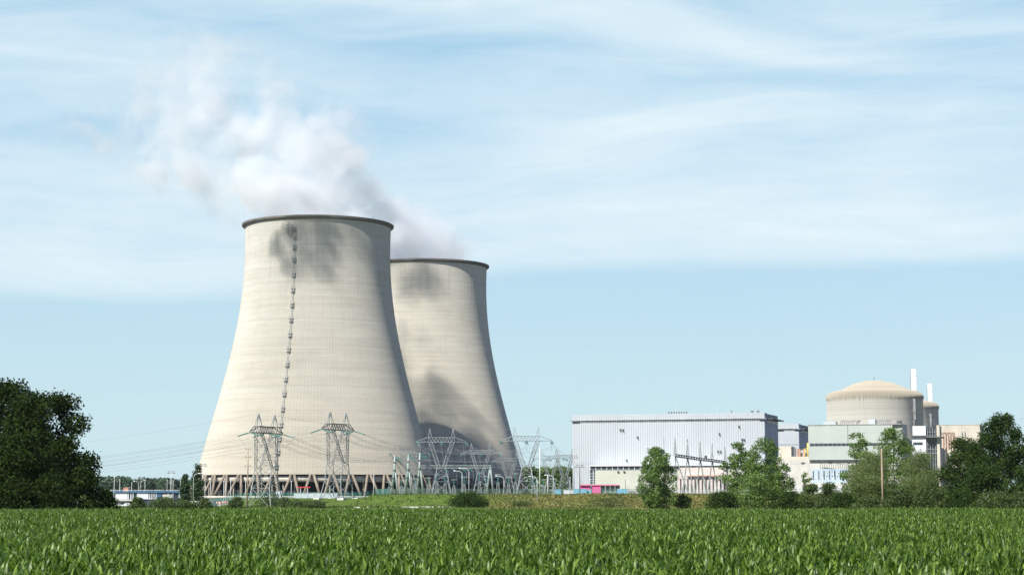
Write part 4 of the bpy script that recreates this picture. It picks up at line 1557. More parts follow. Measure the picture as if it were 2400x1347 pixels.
lamp('curved grey street lamp before the solitary bush, lower of two', 1083, 1103, 640, 'arm', -1)
lamp('curved grey street lamp before the solitary bush, taller of two', 1099, 1097, 655, 'arm', -1, reach=2.5)
lamp('curved street lamp right of the gantry post', 1181, 1115, 680, 'arm', -1, reach=2.2)
lamp('curved street lamp under the sky-lined portal', 1259, 1116, 640, 'arm', -1)
lamp('curved street lamp in front of the bright green wood', 1297, 1113, 690, 'arm', -1, reach=2.4)
lamp('straight lamp post left of the curved one at the bright wood', 1284, 1114, 672, 'stick', r=0.15)
lamp('very tall white mast right of the far tower foot', 1265, 1050, 690, 'stick', r=0.18, group='tall masts')
lamp('floodlight mast before the left edge of the turbine hall', 1359, 1094, 720, 'flood', mat='dark_steel', group='floodlight masts')
lamp('floodlight mast standing over the flat roof of the low building', 401, 1108, 860, 'flood', group='floodlight masts')
lamp('floodlight mast at the left foot of the near tower', 475, 1091, 800, 'flood', group='floodlight masts')
lamp('floodlight mast whose head overlaps the corner of the turbine hall wall', 1345, 1072, 770, 'flood', group='floodlight masts', mat='galv')
for px, py, D, kd, sd_, lb_ in (
        (268, 1118, 730, 'stick', 1, 'thin lamp post at the oak side of the low building'),
        (281, 1124, 860, 'stick', 1, 'thin lamp post behind the left part of the flat roof'),
        (309, 1131, 900, 'stick', 1, 'short thin lamp post right of the orange roof box'),
        (325, 1127, 850, 'arm', -1, 'left-bent lamp of the cluster above the flat roof'),
        (330, 1125, 880, 'arm', 1, 'right-bent lamp of the cluster above the flat roof'),
        (340, 1121, 870, 'arm', -1, 'tallest left-bent lamp of the cluster above the flat roof'),
        (392, 1117, 870, 'arm', -1, 'bent lamp just left of the roof floodlight mast'),
        (406, 1126, 900, 'stick', 1, 'thin lamp post right of the roof floodlight mast'),
        (423, 1124, 720, 'stick', 1, 'white lamp post at the right end of the low building'),
        (454, 1109, 650, 'arm', 1, 'white lamp post in front of the gap between the poplars'),
        (481, 1128, 720, 'stick', 1, 'thin post before the leftmost legs of the near tower'),
        (494, 1124, 690, 'stick', 1, 'second thin post before the leftmost legs of the near tower'),
        (525, 1128, 680, 'stick', 1, 'thin white post left of the wooden pole, first from the tower edge'),
        (530, 1131, 700, 'stick', 1, 'thin white post left of the wooden pole, second from the tower edge'),
        (541, 1126, 690, 'stick', 1, 'thin white post nearest the wooden pole on its left'),
        (576, 1120, 670, 'stick', 1, 'bright thick white post touching the wooden pole'),
        (683, 1128, 700, 'stick', 1, 'thin white post midway between the two pylons'),
        (876, 1113, 672, 'stick', 1, 'thin white post on the top of the grass bank right of the second pylon'),
        (228, 1137, 820, 'arm', -1, 'low bent lamp half covered by the oak'),
        (1336, 1118, 780, 'stick', 1, 'short post at the left corner of the turbine hall'),
        (1472, 1118, 700, 'stick', 1, 'dark thin post right of the pink hut'),
        (1490, 1126, 690, 'stick', 1, 'thin white post left of the lone leafy tree')):
    lamp(lb_, px, py, D, kd, sd_, r=0.1, reach=1.5)


# wire-mesh fences
def fence(label, pts, H, mat, step=3.0, rows=6, name='mesh_fence'):
    t = thing(name, label, 'fence', (0, 0, 0))
    post, mesh = MB(), MB()
    for (xa, ya), (xb, yb) in zip(pts[:-1], pts[1:]):
        L = math.hypot(xb - xa, yb - ya)
        n = max(1, int(L / step))
        prev = None
        for k in range(n + 1):
            x, y = xa + (xb - xa) * k / n, ya + (yb - ya) * k / n
            z = gz(x, y)
            post.bar((x, y, z - 0.2), (x, y, z + H + 0.1), 0.1)
            if prev:
                for q in range(rows + 1):
                    h = H * (q + 0.3) / (rows + 0.3)
                    mesh.bar((prev[0], prev[1], prev[2] + h), (x, y, z + h), 0.045)
                for q in range(1, int(step / 0.35)):
                    u = q / int(step / 0.35)
                    xx, yy, zz = prev[0] + (x - prev[0]) * u, prev[1] + (y - prev[1]) * u, prev[2] + (z - prev[2]) * u
                    mesh.bar((xx, yy, zz + 0.05), (xx, yy, zz + H), 0.035)
            prev = (x, y, z)
    tag(post.build('fence_posts', M[mat], t), kind='stuff')
    mesh.build('wire_mesh', M[mat], t)
    return t


fence('green-grey mesh fence along the top of the grass bank', [(-48, 664), (0, 663), (60, 662), (130, 661)], 2.0, 'green_mesh')
fence('teal mesh fence before the legs of the near tower', [(-122, 745), (-98, 722), (-52, 716), (-46, 700)], 2.2, 'teal_mesh', 2.5, 12)

# ------------------------------------------------------------------ buildings
ANG = math.atan2(-30.0, 91.7)


def ratio(px):
    return xpx(px, 1.0, 1060)


def frame(pxa, pxb, Db, ang=ANG):
    """front wall from pixel column pxa to pxb, right end at distance Db -> (origin, length)"""
    c, s = math.cos(ang), math.sin(ang)
    bx, by = ratio(pxb) * Db, Db
    ra = ratio(pxa)
    # (bx - L c) = ra (by - L s)
    L = (bx - ra * by) / (c - ra * s)
    return Vector((bx - L * c, by - L * s, 0)), L


def bthing(name, label, cat, pxa, pxb, Db, z0, ang=ANG, group=None):
    o_, L = frame(pxa, pxb, Db, ang)
    t = thing(name, label, cat, (o_.x, o_.y, z0), ang, group)
    return t, L


def lx(pxv, t, ang=ANG, yoff=0.0):
    """local x of pixel column on the front wall of t"""
    c, s = math.cos(ang), math.sin(ang)
    ox, oy = t.location.x - s * yoff, t.location.y + c * yoff
    r = ratio(pxv)
    return (r * oy - ox) / (c - r * s)


Z0 = 4.25


def clad_wall(mb, x0, x1, y, z0, z1, pitch, gap, axis='x', proud=0.12, jitter=None):
    n = max(1, round((x1 - x0) / pitch))
    w = (x1 - x0) / n
    for k in range(n):
        a, b = x0 + k * w + gap / 2, x0 + (k + 1) * w - gap / 2
        if axis == 'x':
            mb.box(a, b, y - proud, y, z0, z1)
        else:
            mb.box(y, y + proud, a, b, z0, z1)
    return mb


def turbine_hall(name, label, pxa, pxb, Db, py_top, depth, zbase):
    t, L = bthing(name, label, 'turbine hall', pxa, pxb, Db, zbase, group='turbine halls')
    Hh = zpx(py_top, Db) - zbase
    MB().box(0, L, 0, depth, -0.5, Hh - 0.6).build('wall_core', M['joint'], t)
    MB().box(-0.1, L + 0.1, -0.1, depth, Hh - 0.6, Hh - 0.3).build('roof', M['roof_grey'], t)
    clad_wall(MB(), 0, L, 0, -0.3, Hh, 1.16, 0.13).build('front_cladding', M['clad'], t)
    clad_wall(MB(), 0, depth, L, -0.3, Hh - 3.0, 2.2, 0.10, 'y').build('side_cladding', M['clad_shaded'], t)
    clad_wall(MB(), 0, 6, L, Hh - 2.99, Hh, 2.0, 0.10, 'y').build('side_parapet', M['clad_shaded'], t)
    # eaves gutter with brackets
    gt_ = MB()
    gt_.box(-0.3, L + 0.3, -0.75, -0.125, Hh - 2.85, Hh - 2.6)
    gt_.box(-0.1, L + 0.1, -0.30, -0.125, Hh - 3.7, Hh - 3.55)
    k = 0
    while k < L:
        gt_.box(k, k + 0.2, -0.7, -0.125, Hh - 3.3, Hh - 2.85)
        k += 2.32
    gt_.box(-1.2, 3.6, -1.3, -0.76, Hh - 3.05, Hh - 2.6)
    gt_.box(L - 2.6, L + 1.2, -1.3, -0.76, Hh - 3.05, Hh - 2.6)
    gt_.build('eaves_walkway', M['grey_steel'], t)
    cp = MB()
    cp.box(L + 0.125, L + 3.2, 4, depth, Hh - 3.0, Hh - 2.5)
    cp.build('side_canopy', M['dark_steel'], t)
    wv_ = MB()
    for k in range(int((depth - 6) / 2.2)):
        wv_.box(L + 0.122, L + 0.28, 6.2 + k * 2.2, 7.9 + k * 2.2, Hh - 4.6, Hh - 3.3)
    wv_.build('side_windows', M['white'], t)
    return t, L, Hh


H1, L1, HH1 = turbine_hall('turbine_hall', 'huge long turbine hall clad in pale blue-white ribbed panels', 1342, 1793, 907, 966.5, 36, Z0)
H2, L2, HH2 = turbine_hall('turbine_hall', 'second pale blue turbine hall seen in the gap left of the green-grey hall', 1822, 1873, 1060, 992.5, 50, Z0)

for k, (pxv, h) in enumerate([(1565 + 6.0 * i, 1.1) for i in range(8)] + [(1713, 1.3), (1760, 1.2), (1763, 1.2), (1774, 1.2), (1777, 1.2)]):
    X = lx(pxv, H1)
    MB().tube([(X, 3, HH1 - 0.6), (X, 3, HH1 + h * 0.6), (X, 3, HH1 + h)], [0.28, 0.28, 0.45], 8).build('roof_vent', M['grey_steel'], H1)
for pxv, h in ((1580, 8.5), (1680, 5)):
    X = lx(pxv, H1)
    MB().tube([(X, 4, HH1 - 0.6), (X, 4, HH1 + h)], 0.09, 5).build('roof_antenna', M['white_post'], H1)
wr = MB()
X = L1 - 1
for q in range(3):
    wr.bar((X + 14 + q, 14, HH1 - 2), (X + 14 + q, 14, HH1 + 3.2), 0.15)
for pxv, py in ((1455, 1005), (1461, 1005.5), (1495, 1023), (1687, 1017), (1733, 1000), (1740, 1031), (1745, 1031), (1683, 1058), (1689, 1058), (1469, 1077)):
    X = lx(pxv, H1)
    z = zpx(py, H1.location.y - 15) - Z0
    mb = MB().box(X - 0.35, X + 0.35, -1.0, -0.125, z - 0.3, z + 0.3)
    mb.tube([(X + 0.1, -0.6, z - 0.2), (X + 0.5, -0.9, z - 1.1)], 0.12, 6)
    mb.build('wall_floodlight', M['dark_steel'], H1)

# cream annex along the foot of the hall
Ax0, Ax1 = lx(1394, H1), L1 + 1.0
ta = thing('annex_building', 'low cream annex with a ribbon window along the foot of the turbine hall', 'building', tuple(H1.matrix_world @ Vector((0, 0, 0))), ANG)
bpy.context.view_layer.update()
ta.location = H1.location + Vector((math.cos(ANG) * Ax0 + math.sin(ANG) * 9, math.sin(ANG) * Ax0 - math.cos(ANG) * 9, 0))
AL = Ax1 - Ax0
hA_ = zpx(1089, 915) - Z0
MB().box(2.6, AL, 0, 8.8, -0.5, hA_ - 2.2).build('wall', M['cream_green'], ta)
jt = MB()
for k in range(1, 14):
    jt.box(2.6 + (AL - 2.6) * k / 14 - 0.04, 2.6 + (AL - 2.6) * k / 14 + 0.04, -0.02, -0.003, 0, hA_ - 2.2)
for zz in (0.33, 0.66):
    jt.box(2.62, AL - 0.02, -0.026, -0.006, (hA_ - 2.2) * zz - 0.05, (hA_ - 2.2) * zz + 0.05)
jt.build('panel_joints', M['pale'], ta)
MB().box(0, AL, 0.3, 8.8, hA_ - 2.199, hA_ - 0.5).build('ribbon_window', M['glass'], ta)
MB().box(-0.2, AL + 0.2, -0.5, 8.9, hA_ - 0.499, hA_).build('roof_edge', M['white'], ta)
MB().box(0, AL, -0.12, 0.28, hA_ - 2.35, hA_ - 2.05).build('window_sill', M['grey_steel'], ta)
fr = MB()
k = 0.0
while k < AL:
    fr.box(k, k + 0.25, 0.1, 0.28, hA_ - 2.05, hA_ - 0.5)
    k += 2.8
fr.build('window_frame', M['white'], ta)
MB().box(0, 2.59, 0.4, 8.8, -0.5, hA_ - 2.2).build('stair_window', M['glass'], ta)
sf = MB()
for k in range(9):
    sf.box(0, 2.59, 0.28, 0.395, 0.2 + k * 1.25, 0.35 + k * 1.25)
sf.box(1.45, 1.75, 0.2, 0.27, -0.3, hA_ - 2.4)
sf.build('stair_window_frame', M['white'], ta)
for pxv, py in ((1449, 1104), (1463, 1104)):
    X = lx(pxv, ta)
    z = zpx(py, ta.location.y - 8) - Z0
    MB().box(X - 0.5, X + 0.5, -0.8, -0.03, z - 0.25, z + 0.2).build('wall_floodlight', M['dark_steel'], ta)
# service lamps before it
for pxv, py, lb_ in ((1384, 1124, 'yard lamp standing over the pink hut'), (1466, 1124, 'yard lamp standing over the cyan skips right of the pink hut')):
    lamp(lb_, pxv, py, 760, 'stick', r=0.12, mat='dark_steel')

# pink hut
th, Lh = bthing('pink_hut', 'bright pink site hut with a long pink-edged lean-to roof', 'hut', 1360, 1452, 770, Z0, 0.0)
hp = zpx(1135, 770) - Z0
xs_h = lx(1407, th, 0.0)
MB().box(0, lx(1384, th, 0.0) - 0.1, 0.5, 4, -0.4, hp - 0.35).build('wall', M['pink'], th)
MB().box(lx(1388, th, 0.0), xs_h, 0.1, 4, -0.4, hp - 0.35).build('wall', M['pink'], th)
MB().box(-0.1, Lh, -0.3, 4.2, hp - 0.34, hp + 0.1).build('roof', M['pink_roof'], th)
gl_ = MB()
for k in range(4):
    gl_.box(xs_h + 0.1 + k * 2.0, xs_h + 1.9 + k * 2.0, 1.5, 1.6, -0.3, hp - 0.36)
gl_.build('screen_panels', M['green_mesh'], th)
pp = MB()
for k in range(5):
    pp.box(xs_h + k * 1.95, xs_h + k * 1.95 + 0.12, -0.1, 0.02, -0.3, hp - 0.35)
pp.build('roof_posts', M['grey_steel'], th)
# cyan skips and containers
for pxa, pxb, py, D, lb_ in ((1297, 1314, 1146, 800, 'cyan container before the green wood, leftmost of the cyan boxes'), (1345, 1361, 1145, 745, 'cyan container at the left edge of the pink hut'),
                             (1361, 1375, 1145, 744, 'cyan container right in front of the pink hut wall'), (1374, 1385, 1147, 746, 'small darker cyan box before the pink hut'),
                             (1446, 1457, 1145, 750, 'pale cyan box below the end of the pink lean-to'), (1457, 1470, 1145, 748, 'bright cyan container just right of the pink lean-to')):
    tc_, Lc = bthing('cyan_container', lb_, 'container', pxa, pxb, D, Z0, 0.0, 'cyan boxes by the pink hut')
    hh = max(1.6, zpx(py, D) - Z0)
    MB().box(0, Lc, 0, 2.2, 0, hh - 0.2).build('body', M['cyan'], tc_)
    MB().box(-0.08, Lc + 0.08, -0.08, 2.28, hh - 0.199, hh).build('lid', M['cyan'] if pxa % 2 else M['blue_frame'], tc_)
    rb = MB()
    k = 0.3
    while k < Lc:
        rb.box(k, k + 0.1, -0.07, -0.003, 0.02, hh - 0.22)
        k += 0.7
    rb.build('ribs', M['blue_frame'], tc_)
for pxa, pxb, lb_ in ((1321, 1330, 'white box container between the green wood and the turbine hall'), (1330, 1345, 'pale turquoise-white container at the corner of the turbine hall')):
    tc_, Lc = bthing('white_container', lb_, 'container', pxa, pxb, 790, Z0, 0.0)
    MB().box(0, Lc, 0, 2.2, 0, 1.9).build('body', M['white'], tc_)
    MB().box(-0.06, Lc + 0.06, -0.06, 2.26, 1.903, 2.05).build('lid', M['pale'], tc_)
tk, Lk = bthing('storage_tank', 'round metal tank on its side, half hidden by the lone leafy tree', 'tank', 1492, 1506, 745, Z0, 0.0)
MB().tube([(1.3, -0.2, 2.4), (1.3, 0.2, 2.4), (1.3, 5, 2.4)], [1.3, 1.5, 1.5], 18).build('drum', M['grey_steel'], tk, True)
MB().box(0.2, 2.4, 0.5, 4.5, -0.3, 0.9).build('cradle', M['white'], tk)
cg, Lcg = bthing('wire_cage', 'grey wire cage right of the cyan containers', 'cage', 1474, 1491, 742, Z0, 0.0)
m_ = MB()
lattice(m_, [(0, 0, 0), (Lcg, 0, 0), (Lcg, 2, 0), (0, 2, 0)], [(0, 0, 2.2), (Lcg, 0, 2.2), (Lcg, 2, 2.2), (0, 2, 2.2)], 2, 0.14, 0.06)
m_.build('cage_frame', M['galv'], cg)
MB().box(0.1, Lcg - 0.1, 0.1, 1.9, 0, 1.4).build('stored_pallets', M['roof_grey'], cg)

# transformer bays right of the lone tree
tb, Lb_ = bthing('transformer_bays', 'pale pink row of transformer bays with narrow dark openings', 'building', 1588, 1698, 800, Z0)
hb = zpx(1113, 800) - Z0
n = 13
for k in range(n):
    xa = Lb_ * k / n
    MB().box(xa, xa + Lb_ / n * 0.62, 0, 1.2, -0.4, hb - 1.5).build('pier', M['pinkish'], tb)
MB().box(0, Lb_, 1.6, 7, -0.4, hb - 1.5).build('dark_recess', M['glass'], tb)
MB().box(-0.1, Lb_ + 0.1, -0.15, 7, hb - 1.499, hb).build('head_wall', M['pinkish'], tb)
MB().box(0, Lb_, 3, 7, hb + 0.002, hb + 3.4).build('upper_wall', M['pinkish'], tb)
for k in range(4):
    xa = Lb_ * (0.2 + 0.16 * k)
    MB().tube([(xa, -0.9, hb - 0.2), (xa + 1.8, -0.9, hb - 0.4), (xa + 3.4, -0.9, hb - 0.15)], [0.25, 0.5, 0.25], 8).build('cable_sleeve', M['rust'], tb)
rl_ = MB()
for zz in (0.9, 1.8):
    rl_.bar((-1, -2.0, zz), (Lb_ + 1, -2.0, zz), 0.12)
k = 0.0
while k < Lb_:
    rl_.bar((k, -2.0, 0), (k, -2.0, 1.8), 0.12)
    k += 2.0
rl_.build('guard_rail', M['white'], tb)

# spiked line gantry
gx = [(1583, 1024, 1067), (1612, 1028, 1071), (1642, 1034, 1076), (1670, 1040, 1079), (1700, 1046, 1083)]
GD = (700, 720, 742, 764, 786)
tg = thing('line_gantry', 'dark sloping gantry beam on spiked A-frame posts before the hall', 'gantry', (xpx(1583, 700), 700, Z0), 0)
P0 = tg.location.copy()
tops = []
for (pxv, pyt, pyb), D in zip(gx, GD):
    x = xpx(pxv, D) - P0.x
    y = D - P0.y
    ht, hb2 = zpx(pyt, D) - Z0, zpx(pyb, D) - Z0
    fr = MB()
    first = pxv == 1583
    for sg in (-1, 1):
        fr.bar((x + (5.5 if first else 2.2) * (sg if not first else (0.9 if sg > 0 else 0.1)), y, -0.3), (x, y, hb2), 0.42)
    if not first:
        for q in (0.25, 0.4):
            fr.bar((x - 2.2 * (1 - q), y, hb2 * q), (x + 2.2 * (1 - q), y, hb2 * q), 0.15)
    fr.build('a_frame', M['galv'], tg)
    sp = MB()
    lattice(sp, sq(0.5, 0.5, hb2, x, y), sq(0.06, 0.06, ht, x, y), 6, 0.14, 0.08)
    sp.build('spike', M['grey_steel'], tg)
    tops.append(Vector((x, y, hb2)))
bm = MB()
for a, b in zip(tops[:-1], tops[1:]):
    for dzv in (0.5, -0.4):
        for dyv in (-0.5, 0.5):
            bm.bar(a + Vector((0, dyv, dzv)), b + Vector((0, dyv, dzv)), 0.28)
    for q in range(5):
        bm.bar(a.lerp(b, q / 5) + Vector((0, -0.5, 0.5)), a.lerp(b, (q + 1) / 5) + Vector((0, -0.5, -0.4)), 0.18)
        bm.bar(a.lerp(b, q / 5) + Vector((0, 0.5, -0.4)), a.lerp(b, (q + 1) / 5) + Vector((0, 0.5, 0.5)), 0.18)
bm.build('gantry_beam', M['dark_steel'], tg)
MB().box(tops[2].x + 2.2, tops[2].x + 3.2, tops[2].y + 5, tops[2].y + 6, tops[2].z + 0.2, tops[2].z + 1.6).build('junction_box', M['dark_steel'], tg)

# second thin mast pair behind the lone tree
lamp('thin lattice-like mast left of the spiked gantry', 1557, 1022, 720, 'stick', r=0.13, mat='galv', group='tall masts')

# beige auxiliary building between hall and green-grey hall
tau, Lau = bthing('auxiliary_building', 'beige stepped auxiliary block between the blue hall and the green-grey hall', 'building', 1822, 1900, 850, Z0)
hu = zpx(1069, 850) - Z0
MB().box(0, Lau + 40, 0, 12, -0.4, hu).build('lower_wall', M['cream'], tau)
hu2 = zpx(1046, 860) - Z0
MB().box(0, lx(1851, tau), 4, 13, hu + 0.002, hu2).build('upper_block', M['cream'], tau)
MB().box(lx(1851, tau) + 0.01, lx(1856, tau), 4.5, 12, hu + 0.004, hu2 - 0.5).build('dark_side', M['glass'], tau)
MB().box(lx(1863, tau), lx(1885, tau), 7, 11, hu + 0.003, hu + 3.1).build('plant_room', M['pale'], tau)
for pxv in (1866, 1870, 1880):
    X = lx(pxv, tau)
    MB().tube([(X, 5, hu), (X, 5, hu + 3.6)], 0.4, 8).build('vent_pipe', M['rust'], tau)
X = lx(1891, tau)
MB().tube([(X, 3, hu), (X, 3, zpx(1037, 850) - Z0)], 0.42, 10).build('yellow_pipe', M['yellow'], tau, True)
MB().tube([(X, 3, hu + 3.5), (X - 1.5, 3, hu + 3.5), (X - 1.6, 3, hu + 0.5)], 0.25, 8).build('yellow_branch_pipe', M['yellow'], tau)
rr_ = MB()
for k in range(9):
    rr_.bar((k * 1.6, 4.2, hu2), (k * 1.6, 4.2, hu2 + 1.1), 0.1)
rr_.bar((0, 4.2, hu2 + 1.1), (9, 4.2, hu2 + 1.1), 0.1)
rr_.bar((0, 4.2, hu2 + 0.6), (9, 4.2, hu2 + 0.6), 0.08)
rr_.build('roof_railing', M['dark_steel'], tau)
st = MB()
for k in range(12):
    X = lx(1838 + 5.2 * k, tau)
    st.bar((X, -1.4, zpx(1122, 848) - Z0), (X, -1.4, zpx(1088 + k * 0.9, 848) - Z0), 0.2)
st.bar((lx(1838, tau), -1.4, zpx(1087, 848) - Z0), (lx(1895, tau), -1.4, zpx(1096, 848) - Z0), 0.2)
st.bar((lx(1838, tau), -1.4, zpx(1104, 848) - Z0), (lx(1895, tau), -1.4, zpx(1110, 848) - Z0), 0.16)
st.build('pipe_rack', M['rust'], tau)

# green-grey hall
tgh, Lg = bthing('fuel_hall', 'wide green-grey panelled hall with one dark ribbon window', 'building', 1895, 2115, 790, Z0)
zt_, zw_, zwb, zb_ = [zpx(p, 800) - Z0 for p in (997, 1038.5, 1045, 1077)]
xr = lx(2093, tgh)
xm = lx(1988, tgh)
MB().box(0, xm - 0.12, 0, 20, zwb, zt_ - 0.0).build('upper_panel', M['green_wall'], tgh)
MB().box(xm + 0.12, xr, 0, 20, zwb, zt_).build('upper_panel', M['green_wall'], tgh)
MB().box(0.1, xr + 0.1, 0.3, 19.8, zb_ + 0.1, zt_ - 0.2).build('wall_core', M['joint'], tgh)
MB().box(0, xr, 0, 20, zb_, zw_ - (zw_ - zwb)).build('lower_panel', M['green_wall'], tgh)
MB().box(0.6, xr - 0.5, -0.04, 0.1, zwb + 0.05, zw_ - 0.05).build('ribbon_window', M['glass'], tgh)
wf = MB()
k = 0.6
while k < xr - 1:
    wf.box(k, k + 0.16, -0.1, -0.045, zwb + 0.05, zw_ - 0.05)
    k += 1.9
wf.box(0.5, xr - 0.4, -0.1, -0.045, zw_ - 0.045, zw_ + 0.12)
wf.build('window_frame', M['grey_steel'], tgh)
MB().box(xr + 0.15, Lg, 1.2, 20, zb_, zt_ + 0.1).build('end_panel', M['green_wall'], tgh)
MB().box(-0.15, Lg + 0.1, -0.15, 20.1, zt_ + 0.11, zt_ + 0.45).build('parapet_cap', M['grey_steel'], tgh)
MB().box(-14, Lg + 6, 1.4, 22, -0.4, zb_ - 0.01).build('base_wall', M['pale'], tgh)
sh = MB()
for pxa in [2004 + 3.0 * k for k in range(3)] + [1966 + 4.6 * k for k in range(8)] + [2049 + 4.8 * k for k in range(8)]:
    X = lx(pxa, tgh)
    sh.tube([(X, 5, zt_ + 0.4), (X + 0.3, 5, zt_ + 1.8), (X + 1.0, 5, zt_ + 2.3)], 0.2, 6)
sh.build('roof_swan_necks', M['grey_steel'], tgh)
MB().box(lx(1928, tgh), lx(1957, tgh), 4, 9, zt_ + 0.46, zt_ + 1.9).build('roof_plant', M['clad'], tgh)
MB().box(lx(2033, tgh), lx(2050, tgh), 4, 9, zt_ + 0.46, zt_ + 2.7).build('roof_plant', M['clad'], tgh)
MB().box(lx(2100, tgh), lx(2110, tgh), 5, 9, zt_ + 0.46, zt_ + 2.0).build('roof_plant', M['dark_steel'], tgh)
ww = MB()
for pxa, pya in ((1876, 1084), (2010, 1086), (1940, 1083)):
    X = lx(pxa, tgh)
    z = zpx(pya, 800) - Z0
    ww.box(X, X + 1.6, 1.2, 1.39, z - 0.35, z + 0.35)
ww.build('wall_vents', M['dark_steel'], tgh)
# stair railings
stt = MB()
for k in range(13):
    X = lx(1923 + 5.2 * k, tgh)
    zz = zpx(1079 + 0.75 * k, 790) - Z0
    zl = zpx(1101, 790) - Z0
    stt.bar((X, -1.2, zl), (X, -1.2, zz), 0.16)
stt.bar((lx(1923, tgh), -1.2, zpx(1079, 790) - Z0), (lx(1986, tgh), -1.2, zpx(1088, 790) - Z0), 0.18)
stt.bar((lx(1923, tgh), -1.2, zpx(1099, 790) - Z0), (lx(1986, tgh), -1.2, zpx(1101, 790) - Z0), 0.2)
stt.build('stair_railing', M['dark_steel'], tgh)

# pale blue lattice frames
tl, Ll = bthing('steel_racks', 'pale blue steel lattice racks in front of the pale base wall', 'steel frame', 1901, 1990, 765, Z0)
zr0, zr1 = zpx(1125, 765) - Z0, zpx(1101, 765) - Z0
rk = MB()
n = 14
for k in range(n):
    xa, xb = Ll * k / n, Ll * (k + 1) / n
    rk.box(xa, xa + 0.35, 0, 0.35, zr0, zr1)
    if k % 2:
        rk.bar((xa, 0, zr0), (xb, 0, zr1), 0.2)
rk.box(0, Ll, -0.1, 0.45, zr1 + 0.003, zr1 + 0.4)
rk.box(0, Ll, -0.1, 0.45, zr0 - 0.6, zr0 - 0.003)
rk.build('lattice_frame', M['blue_frame'], tl)
dk = MB()
for k in range(0, n, 2):
    dk.box(Ll * k / n + 0.5, Ll * (k + 0.8) / n, 0.5, 1.0, zr0 + 0.2, zr1 - 0.3)
dk.build('dark_louvres', M['dark_steel'], tl)
pl_ = MB()
k = 0.0
while k < Ll:
    pl_.bar((k, 0.2, -0.4), (k, 0.2, zr0 - 0.6), 0.34)
    k += 1.55
pl_.build('support_posts', M['white'], tl)
pf, Lpf = bthing('white_palisade', 'white palisade posts before the blue lattice racks', 'fence', 1856, 1992, 745, Z0)
pm = MB()
k = 0.0
while k < Lpf:
    hgt = 4.2 + 1.2 * math.sin(k * 1.7)
    pm.bar((k, 0, -0.3), (k, 0, hgt), 0.26)
    k += 1.35
pm.bar((0, 0.2, 2.0), (Lpf, 0.2, 2.0), 0.16)
pm.bar((0, 0.2, 3.4), (Lpf, 0.2, 3.4), 0.16)
pm.build('palisade_posts', M['white'], pf)
tr_, _ = bthing('transformer', 'dark rounded transformer behind the white palisade', 'transformer', 1879, 1886, 748, Z0)
MB().box(0, 1.3, 0, 1.5, 0, 3.6).build('tank', M['dark_steel'], tr_)
MB().tube([(0.65, 0.7, 3.6), (0.65, 0.7, 5.4)], [0.5, 0.25], 8).build('bushing', M['rust'], tr_)


# reactor containment buildings
def reactor(name, label, pxc, D, pyshoulder):
    x = xpx(pxc, D, 950)
    t = thing(name, label, 'reactor building', (x, D, Z0), 0, 'domed reactor buildings')
    r = 21.0
    H = zpx(934, 832) - Z0 if pyshoulder is None else zpx(pyshoulder, D) - Z0
    off = H - 43.5
    prof = [(r, -0.5 - off), (r, 42.8), (r + 0.35, 43.2), (r + 0.3, 44.5), (r - 0.6, 45.9), (r - 2.2, 46.6), (r - 5.2, 47.2), (14.6, 47.5)]
    for k in range(1, 13):
        q = 1 - k / 12
        prof.append((max(0.05, 14.6 * q), 47.5 + 4.1 * (1 - q * q)))
    o = MB().lathe(prof, 128).build('containment_shell', M['dome'], t, True)
    o.location.z = off
    return t, off


RX1, off1 = reactor('reactor_building', 'large domed concrete reactor building with a brown-stained shoulder', 2050, 832, None)
RX2, off2 = reactor('reactor_building', 'farther domed reactor building, only its right part showing', 2102, 974, 957)
# ladder cage and cable ducts on the reactor walls
for rx, pxv, D, z_a, z_b, of in ((RX1, 2124, 832, 8, 42.5, off1), (RX2, 2164, 974, 14, 40, off2)):
    u = (xpx(pxv, D) - rx.location.x) / 21.0
    a = -math.pi / 2 + math.asin(max(-0.97, min(0.97, u)))
    ld = MB()
    X = lambda dd, z: ((21.0 + dd) * math.cos(a), (21.0 + dd) * math.sin(a), z)
    ld.bar(X(0.6, z_a), X(0.6, z_b + of), 0.45)
    ld.bar(X(1.0, z_b + of - 9), X(1.0, z_b + of), 0.9)
    for k in range(8):
        z = z_a + (z_b + of - z_a) * k / 7
        ld.bar(X(-0.1, z), X(1.2, z), 0.3)
    ld.build('ladder_cage', M['grey_steel'], rx)
tip = RX1
MB().tube([(0, 0, 51.7 + off1), (0, 0, 53.0 + off1)], 0.12, 6).build('roof_finial', M['dark_steel'], RX1)


def chimney(label, px0, px1, pyt, D):
    x = xpx((px0 + px1) / 2, D, 900)
    r = (px1 - px0) / 2 / F * D
    t = thing('white_chimney', label, 'chimney', (x, D, Z0), 0, 'slim white chimneys')
    Hc = zpx(pyt, D) - Z0
    MB().lathe([(r, -0.5), (r, Hc), (r * 0.85, Hc), (r * 0.85, Hc - 3)], 24).build('stack', M['chimney'], t, True)
    bd = MB()
    k = 4.0
    while k < Hc:
        bd.lathe([(r + 0.003, k), (r + 0.04, k + 0.05), (r + 0.04, k + 0.2), (r + 0.003, k + 0.25)], 24)
        k += 3.2
    bd.build('stiffening_bands', M['white'], t)
    MB().tube([(-r - 0.35, 0, 10), (-r - 0.35, 0, Hc - 0.6)], 0.14, 5).build('ladder', M['grey_steel'], t)
    return t


chimney('taller slim white chimney rising behind the big reactor dome', 2136, 2148.5, 864, 880)
chimney('shorter slim white chimney rising behind the farther dome', 2174, 2185, 899, 1010)

